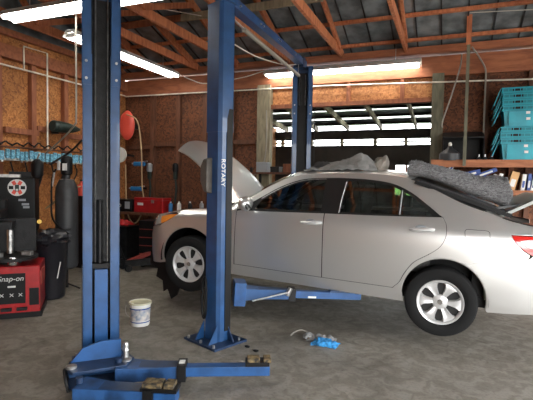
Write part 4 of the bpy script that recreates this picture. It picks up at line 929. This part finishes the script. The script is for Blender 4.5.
# rail of blue handled tools on the left wall, hanging black leads
rl = thing('tool_rail', 'white rail on the left wall carrying a row of blue tools', 'rail', (XL+.16, 4.2, 1.88))
MB().b(-.05, .03, 0, 3.2, 0, .05).build('rail', M['white'], rl); MB().b(-.06, .12, -.0, 3.2, .20, .215).build('shelf_board', M['stud_dark'], rl)
pt = thing('hanging_tool', 'blue plastic tool on the left wall rail above the machine cabinet', 'hand tool', (XL+.22, 4.35, 1.90), 0, 'blue tools in a row on the left wall rail')
MB().b(-.02, .02, -.028, .028, .0, .14).build('handle', M['lblue'], pt, bevel=.005); MB().b(-.012, .012, -.012, .012, -.03, .0).build('shank', M['steel'], pt)
for i in range(1, 34): 
    q_ = dup(pt, (XL+.22+random.uniform(-.01, .01), 4.35+i*.082+random.uniform(-.012, .012), 1.90+random.uniform(-.03, .02)), random.uniform(-.3, .3))
for o in [pt]+[o for o in S.objects if o.name.startswith('hanging_tool.')]: o['label'] = 'blue plastic tool hanging in the row on the left wall rail'
for i in range(12):
    y = 4.5+i*.2; h = random.uniform(.05, .12)
    tag(MB().tube(spl([(0, -.1, .0), (.04, -.03, h), (.02, .04, h*.6), (.05, .10, .01)], 6), .012, 6).build('coiled_lead', M['black']), 'black lead coiled on top of the blue tool row', 'cable', 'black leads on the left wall shelf').location = (XL+.20, y, 2.10)
for i in range(9):
    y = 4.5+i*.26; l = random.uniform(.25, .6)
    tag(MB().tube(spl([(0, 0, 0), (.02, .03, -l*.5), (0, -.02, -l)], 5), random.choice((.012, .02, .03)), 7).build('hanging_lead', M['blackm']), 'dark tool dangling below the blue tool row', 'hanging tool', 'dark tools below the left wall rail').location = (XL+.16, y, 1.86)
dl = thing('canister', 'dark green tapered canister lying along the left wall stud', 'canister', (XL+.22, 5.76, 2.50))
MB().lathe([(0, 0), (.085, .005), (.10, .03), (.10, .07), (.085, .09), (.10, .11), (.09, .34), (.07, .46), (.04, .56), (.02, .62), (0, .63)], 22, Matrix.Rotation(-pi/2, 4, 'X')).build('body', M['dgreen'], dl)
MB().b(-.13, -.02, .1, .16, -.12, -.05).build('bracket', M['blackm'], dl)
# back-left corner: reel, gadgets, workbench with toolbox
rd_ = thing('hose_reel', 'faded red round reel on the back wall beside the near post', 'reel', (-6.09, 7.45, 2.70))
MB().lathe([(0, -.07), (.20, -.07), (.27, -.04), (.30, 0), (.27, .04), (.20, .07), (0, .07)], 30, Matrix.Rotation(pi/2, 4, 'X') @ Matrix.Diagonal((.6, 1, 1, 1))).build('drum', M['redb'], rd_); MB().b(-.05, .05, .06, .34, -.05, .05).build('bracket', M['blackm'], rd_)
wl_ = thing('work_lamp', 'round white work lamp under the red reel', 'lamp', (-6.20, 7.4, 2.10))
MB().lathe([(0, -.06), (.09, -.05), (.15, .0), (.16, .05), (0, .06)], 22, Matrix.Rotation(pi/2, 4, 'X')).build('housing', M['white'], wl_); MB().b(-.02, .02, .0, .4, -.02, .02).build('arm', M['blackm'], wl_)
for x, z, l in ((-5.88, 1.93, 'blue clamp on the back wall, upper of the two'), (-5.95, 1.42, 'blue clamp on the back wall, lower of the two')):
    t = thing('clamp', l, 'clamp', (x, 7.6, z)); MB().b(-.16, .12, -.03, .03, -.05, .04).build('body', M['bluep'], t, bevel=.02); MB().cyl((-.2, 0, 0), (.18, 0, .05), .015).build('bar', M['steel'], t); MB().b(-.02, .02, .03, .29, -.02, .02).build('hook', M['blackm'], t)
for x, l in ((-5.75, 'grey and white spray gun hanging on the back wall stud by the red toolbox'), (-5.12, 'dark spray gun hanging on the stud left of the raised hood')):
    t = thing('spray_gun', l, 'spray gun', (x, 7.74, 1.72)); m_ = M['greycard'] if x < -5.5 else M['blackm']
    MB().lathe([(0, 0), (.05, .0), (.06, .03), (.06, .15), (.03, .18), (0, .18)], 16, Matrix.Translation((0, 0, .05))).build('cup', m_, t); MB().b(-.035, .035, -.03, .03, -.10, .06).build('body', M['dgreen'], t, bevel=.01); MB().tube(spl([(0, 0, -.1), (.02, 0, -.3), (-.01, 0, -.6)], 5), .02, 8).build('hose', M['dgreen'], t)
wbn = thing('workbench', 'dark workbench along the back wall behind the car nose', 'workbench', (-4.7, 7.45, 0))
MB().b(-1.65, 1.33, -.32, .32, .92, .97).build('top', M['stud_dark'], wbn)
for x in (-1.6, -.5, .6, 1.28):
    for y in (-.27, .27): MB().b(x-.04, x+.04, y-.04, y+.04, 0, .92).build('leg', M['stud_dark'], wbn)
MB().b(-1.6, 1.28, -.25, .28, .28, .31).build('shelf', M['stud_dark'], wbn)
tb = thing('toolbox', 'red toolbox on the workbench left of the car hood', 'toolbox', (-5.33, 7.32, .97))
MB().b(-.36, .30, -.15, .15, 0, .24).build('body', M['red'], tb, bevel=.012); ld = MB().b(-.365, .305, -.155, .155, .24, .29).build('lid', M['red'], tb, bevel=.015)
MB().b(-.27, -.14, -.158, -.15, .14, .19).build('label', M['whitecard'], tb); MB().b(.05, .11, -.162, -.15, .19, .25).build('latch', M['steel'], tb)
bx = thing('battery_charger', 'black box with white lettering on the workbench behind the tan hose', 'box', (-6.0, 7.3, .97))
MB().b(-.24, .26, -.14, .14, 0, .24).build('body', M['black'], bx, bevel=.015)
text_mesh('lettering', 'Pro', .13, M['whitecard'], bx, Matrix.Translation((-.08, -.143, .13)) @ Matrix.Rotation(pi/2, 4, 'X'))
MB().b(.10, .22, -.143, -.14, .06, .20).build('label', M['greycard'], bx)
random.seed(5)
bl = ['small blue spray can beside the red toolbox', 'white bottle behind the raised hood on the workbench', 'dark canister on the workbench behind the hood', 'grey can on the workbench right of the red toolbox', 'blue bottle on the workbench near the pale jamb', 'white jar at the right end of the workbench']
for i, (x, m_) in enumerate(((-4.93, 'bluep'), (-4.74, 'white'), (-4.5, 'blackm'), (-4.25, 'greycard'), (-3.9, 'bluep'), (-3.5, 'white'))):
    t = thing('spray_can' if i % 2 == 0 else 'bottle', bl[i], 'can' if i % 2 == 0 else 'bottle', (x, 7.3, .97)); h = random.uniform(.17, .26)
    MB().lathe([(0, 0), (.04, 0), (.042, .01), (.042, h*.75), (.03, h*.85), (.015, h*.9), (0, h*.9)], 16).build('body', M[m_], t); MB().cyl((0, 0, h*.88), (0, 0, h), .017).build('cap', M['whitecard'], t)
# things under and in front of the bench
jk = thing('floor_jack', 'dark floor jack parked in front of the workbench left of the car', 'floor jack', (-5.1, 6.65, 0), R(60))
MB().b(-.35, .35, -.12, -.09, .08, .2).b(-.35, .35, .09, .12, .08, .2).build('frame', M['blackm'], jk); MB().bar((-.25, 0, .15), (.3, 0, .32), .1, .06).build('lift_beam', M['redcard'], jk)
for x in (-.3, .3):
    for y in (-.15, .15): MB().cyl((x, y-.025, .06), (x, y+.025, .06), .06, n=16).build('wheel', M['black'], jk)
MB().cyl((-.3, 0, .15), (-.62, 0, 1.0), .018).build('handle', M['black'], jk)
dc = thing('tool_cart', 'black tool cart with red drawer edges left of the car bumper', 'tool cart', (-4.95, 7.0, 0), R(8))
MB().b(-.32, .32, -.22, .2, .12, .86).build('body', M['black'], dc, bevel=.01)
for z in (.25, .4, .55, .7): MB().b(-.30, .30, -.235, -.22, z, z+.012).build('drawer_pull', M['redcard'], dc)
for x in (-.26, .26):
    for y in (-.17, .15): MB().cyl((x-.02, y, .06), (x+.02, y, .06), .06, n=14).build('caster', M['rubber'], dc)
rg_ = cloth('shop_rag', 'red rag draped on dark boxes below the tan hose', 'rag', (-5.85, 7.0, .72), .4, .3, .10, M['red'], 3.3)
t = thing('crate', 'dark crate under the red rag by the back wall', 'crate', (-5.85, 7.0, 0)); MB().b(-.28, .28, -.2, .2, .0, .70).build('body', M['blackm'], t, bevel=.01); MB().b(-.30, .30, -.22, .22, .68, .72).build('lid', M['black'], t)
t = thing('drum', 'blue drum standing behind the near blue post', 'drum', (-5.75, 6.2, 0)); MB().lathe([(0, 0), (.2, 0), (.21, .01), (.2, .2), (.21, .22), (.2, .24), (.2, .48), (.21, .5), (0, .49)], 24).build('body', M['bluep'], t); MB().cyl((.1, 0, .49), (.1, 0, .51), .03).build('bung', M['white'], t)
t = thing('storage_cabinet', 'dark steel cabinet in the back left corner', 'cabinet', (-6.12, 6.55, 0)); MB().b(-.22, .24, -.35, .35, 0, 1.30).build('body', M['black'], t, bevel=.01); MB().b(.242, .25, -.30, -.01, .1, 1.2).b(.242, .25, .01, .30, .1, 1.2).build('door', M['blackm'], t)
for y, h, m_, l in ((6.3, .26, 'redb', 'red jug on the dark steel cabinet'), (6.6, .2, 'orange', 'orange tub on the dark steel cabinet')):
    t = thing('jug', l, 'jug', (-6.15, y, 1.30)); MB().lathe([(0, 0), (.08, 0), (.085, .02), (.085, h*.7), (.03, h*.9), (.03, h), (0, h)], 16).build('body', M[m_], t); MB().cyl((0, 0, h), (0, 0, h+.03), .035).build('cap', M['black'], t)
# cabinet / engine stand seen between hood and far post
t = thing('shelf_unit', 'dark cluttered shelf unit beyond the windscreen by the pale jamb', 'shelf unit', (-2.85, 7.55, 0))
for x in (-.42, .42):
    for y in (-.2, .2): MB().b(x-.02, x+.02, y-.02, y+.02, 0, 1.86).build('upright', M['blackm'], t)
for z in (.3, .8, 1.3, 1.75): MB().b(-.44, .44, -.22, .22, z, z+.03).build('shelf', M['stud_dark'], t)
for x, w, h, m_, l in ((-3.1, .2, .18, 'greycard', 'grey box on the shelf unit beside the pale jamb'), (-2.85, .16, .1, 'blackm', 'black case on top of the shelf unit'), (-2.62, .14, .15, 'stud', 'brown box on top of the shelf unit by the far post')):
    t = thing('box', l, 'box', (x, 7.5, 1.78)); MB().b(-w/2, w/2, -.1, .1, 0, h).build('body', M[m_], t, bevel=.006); MB().b(-w/2-.003, w/2+.003, -.103, .103, h*.75, h).build('lid', M[m_], t, bevel=.006)

# ------------------------------------------------------------------ shelf with totes on the right
sf = thing('wall_shelf', 'red-brown timber shelf on the back wall carrying the teal totes', 'shelf', (.9, 7.55, 0))
MB().b(-1.16, 2.2, -.27, -.23, 1.885, 1.995).build('front_edge', M['shelf'], sf); MB().b(-1.16, 2.2, -.25, .33, 1.965, 1.985).build('shelf_board', M['stud'], sf)
MB().b(-1.16, 2.2, -.27, -.23, 1.49, 1.56).build('front_edge', M['shelf'], sf); MB().b(-1.16, 2.2, -.25, .33, 1.52, 1.545).build('shelf_board', M['stud_dark'], sf)
for x in (-1.1, -.02, 1.0, 2.1):
    for y in ((-.2, .28) if x in (-1.1, 2.1) else (.28,)): MB().b(x-.035, x+.035, y-.035, y+.035, 0, 1.965).build('upright', M['stud'], sf)
tote = thing('tote', 'x', 'tote', (.98, 7.52, 1.99), 0, 'teal nested totes')
def tote_body(rim_only=False):
    q = MB(); X, Y, H = .30, .20, .30
    a, b_ = (X*.88, Y*.86), (X, Y)
    vs = []
    for z, (x, y) in ((0, a), (H, b_), (H, (X-.012, Y-.012)), (.012, (a[0]-.012, a[1]-.012))):
        vs += [(-x, -y, z), (x, -y, z), (x, y, z), (-x, y, z)]
    q.add(vs, [(3, 2, 1, 0), (12, 13, 14, 15)]+[(4*i+k, 4*i+(k+1) % 4, 4*i+4+(k+1) % 4, 4*i+4+k) for i in range(3) for k in range(4)])
    return q
tote_body().build('body', M['teal'], tote)
rm = MB(); X, Y = .315, .215
for z in (.235, .290): rm.b(-X, X, -Y, -Y+.02, z, z+.020).b(-X, X, Y-.02, Y, z, z+.014).b(-X, -X+.02, -Y, Y, z, z+.014).b(X-.02, X, -Y, Y, z, z+.014)
for k in range(9): x = -.30+k*.075; rm.b(x-.005, x+.005, -Y, -Y+.02, .235, .30)
rm.build('rim', M['teal'], tote, bevel=.002); MB().b(-.303, .303, -.206, -.2, .225, .30).build('rim_recess', M['teald'], tote)  # darker teal band paints in the shade between the rim strips
MB().b(-.17, -.05, -.213, -.205, .257, .288).build('hand_slot', M['black'], tote); MB().b(.07, .20, -.213, -.205, .257, .288).build('hand_slot', M['teald'], tote)  # slots are dark plates, the shade inside them put into the colour
MB().b(.0, .05, -.198, -.186, .10, .135).build('logo_patch', M['whitecard'], tote)
MB().b(-.225, -.215, -.205, -.18, .03, .23).b(.215, .225, -.205, -.18, .03, .23).build('corner_rib', M['teald'], tote)
lv = MB().add([(-.315, -.2, .30), (-.315, .2, .30), (-.40, .19, .06), (-.40, -.19, .06), (-.325, -.2, .30), (-.325, .2, .30), (-.412, .19, .06), (-.412, -.19, .06)], [(0, 1, 2, 3), (7, 6, 5, 4), (0, 4, 5, 1), (1, 5, 6, 2), (2, 6, 7, 3), (3, 7, 4, 0)]).build('lid_flap', M['teal'], tote)
tote['label'] = 'bottom teal tote standing on the shelf board'; del tote['group']
NM = ['second teal tote nested just above the bottom one', 'third teal tote up, top rim of the lower nested stack', 'teal tote with a plain front resting on the lower nested stack', 'teal tote nested just above the plain-fronted upper one', 'second teal tote from the top of the stack', 'topmost teal tote of the stack on the shelf']
z = 1.99
for i, dz in enumerate((.085, .085, .30, .085, .085, .085)):
    z += dz; dup(tote, (.98+random.uniform(-.008, .008), 7.52, z), None, NM[i])
tt = dup(tote, (1.68, 7.52, 1.99), None, 'teal tote in the second stack at the right edge, bottom')
for i, dz in enumerate((.066, .30, .066)): dup(tote, (1.68, 7.52, 2.075+(0, .30, .385)[i]), None, ['teal tote second from the bottom at the right edge', 'teal tote third from the bottom at the right edge', 'topmost teal tote at the right edge'][i])
# black hooded box, cone, small parts on the shelf
hb_ = thing('tray_box', 'black open-fronted box with slanted sides on the shelf left of the totes', 'box', (.18, 7.52, 1.985))
MB().b(-.29, .29, .18, .20, 0, .42).build('back', M['black'], hb_); MB().add([(-.29, -.1, .34), (.29, -.1, .34), (.29, .20, .44), (-.29, .20, .44), (-.29, -.1, .36), (.29, -.1, .36), (.29, .20, .46), (-.29, .20, .46)], [(0, 1, 2, 3), (7, 6, 5, 4), (0, 4, 5, 1), (1, 5, 6, 2), (2, 6, 7, 3), (3, 7, 4, 0)]).build('hood', M['black'], hb_)
for s in (-1, 1): MB().prism([(-.18, 0), (.20, 0), (.20, .44), (-.1, .35)], -.008, .008, Matrix.Translation((s*.285, 0, 0)) @ Matrix(((0, 0, 1, 0), (1, 0, 0, 0), (0, 1, 0, 0), (0, 0, 0, 1)))).build('side', M['blackm'], hb_)
cn = thing('funnel', 'dark grey cone with a white tip on the shelf beside the timber post', 'funnel', (.0, 7.40, 1.985)); MB().lathe([(0, 0), (.15, 0), (.15, .10), (.13, .12), (.04, .19), (.03, .22), (0, .22)], 24).build('cone', M['tank'], cn); MB().lathe([(.02, .215), (.028, .24), (.02, .27), (0, .28)], 12).build('tip', M['white'], cn)
for i, (x, l) in enumerate(((.40, 'small dark part on the shelf, left of three'), (.48, 'small dark part on the shelf, middle of three'), (.57, 'small dark part on the shelf, next to the totes'))):
    t = thing('machine_part', l, 'part', (x, 7.36, 1.985)); MB().lathe([(0, 0), (.03, 0), (.035, .02), (.02, .05), (0, .06)], 14).build('body', M['blackm'], t); MB().cyl((0, 0, .05), (0, 0, .09), .01).build('stud', M['steel'], t)
# leaning cartons on the lower shelf
random.seed(21)
CT = [(-.12, .05, .24, 'greycard', 20), (.0, .22, .06, 'whitecard', -62), (.12, .05, .2, 'navycard', 25), (.28, .30, .07, 'navycard', -14), (.33, .05, .24, 'whitecard', 38), (.42, .05, .25, 'navycard', 30), (.50, .30, .06, 'navycard', -22), (.60, .045, .24, 'whitecard', 18), (.68, .045, .25, 'whitecard', 14), (.75, .03, .2, 'greycard', 14),
      (.86, .10, .27, 'tan', 14), (.99, .05, .24, 'whitecard', 6), (1.06, .04, .25, 'navycard', 4), (1.12, .05, .23, 'whitecard', 10), (1.2, .05, .25, 'redcard', 6), (1.28, .04, .24, 'whitecard', 6), (1.36, .05, .22, 'navycard', 0), (1.45, .2, .05, 'whitecard', 0)]
CN = {'greycard': 'grey', 'whitecard': 'white', 'navycard': 'navy blue', 'tan': 'orange-tan', 'redcard': 'dark red'}
where = ['at the left end of the lower shelf', 'lying almost flat near the left end of the lower shelf', 'right of the flat white one', 'lying tilted in the left middle of the lower shelf', 'leaning under the shelf edge, left of centre', 'leaning right of the tilted pair', 'lying tilted at the centre of the lower shelf', 'leaning second left of the orange-tan one', 'leaning next but one to the orange-tan one', 'thin, just left of the orange-tan one', 'widest one leaning under the teal totes',
         'first right of the orange-tan one', 'second right of the orange-tan one', 'third right of the orange-tan one', 'upright near the right edge', 'upright just right of the dark red one', 'near the right edge, thin and upright', 'flat at the far right end']
for i, (x, w, h, m_, a) in enumerate(CT):
    a = R(a); dz = abs(sin(a))*w/2+abs(cos(a))*h/2
    if w > .1 and 0 < i < 8: dz += .17
    t = thing('carton', f'{CN[m_]} carton {where[i]}', 'carton', (x, 7.42, 1.548+dz)); t.rotation_euler = (0, a, 0)
    MB().b(-w/2, w/2, -.09, .09, -h/2, h/2).build('box', M[m_], t, bevel=.002)
    MB().b(-w*.3, w*.3, -.0925, -.09, -h*.3, h*.1).build('label', M['whitecard'] if m_ != 'whitecard' else M['navycard'], t)

# ------------------------------------------------------------------ light and world
w = bpy.data.worlds.new('world'); S.world = w; w.use_nodes = True; nt = w.node_tree; nt.nodes.clear()
o = nt.nodes.new('ShaderNodeOutputWorld'); bg = nt.nodes.new('ShaderNodeBackground'); sky = nt.nodes.new('ShaderNodeTexSky')
sky.sky_type = 'NISHITA'; sky.sun_disc = False; sky.sun_elevation = R(50); sky.sun_rotation = R(200); sky.dust_density = 3; sky.air_density = 1
hs = nt.nodes.new('ShaderNodeHueSaturation'); hs.inputs['Saturation'].default_value = .12; hs.inputs['Value'].default_value = 1
nt.links.new(sky.outputs[0], hs.inputs['Color']); nt.links.new(hs.outputs[0], bg.inputs['Color']); nt.links.new(bg.outputs[0], o.inputs['Surface'])
bg.inputs['Strength'].default_value = 1.9
def portal(loc, rot, sx, sy, n):
    l = bpy.data.lights.new(n, 'AREA'); l.shape = 'RECTANGLE'; l.size = sx; l.size_y = sy; l.cycles.is_portal = True
    o = bpy.data.objects.new(n, l); COL.objects.link(o); o.location = loc; o.rotation_euler = rot
portal((XR+.12, -.45, 1.6), (0, R(90), 0), 3.2, 6.3, 'door_portal'); portal((XR+.12, 5.55, 1.6), (0, R(90), 0), 3.2, 3.7, 'door_portal')
portal((2.9, YF-.12, 1.65), (R(90), 0, 0), 2.8, 3.3, 'door_portal')
sl = bpy.data.lights.new('sun', 'SUN'); sl.energy = 3.0; sl.angle = R(1); sl.color = (1, .95, .86)
so = bpy.data.objects.new('sun', sl); COL.objects.link(so); so.rotation_euler = (R(35), R(20), R(20))
so.rotation_euler = Vector((-.25, .55, -1.6)).to_track_quat('-Z', 'Y').to_euler()
vs_ = S.view_settings; vs_.view_transform = 'Standard'; vs_.look = 'None'; vs_.exposure = .74; vs_.gamma = 1; vs_.use_curve_mapping = False
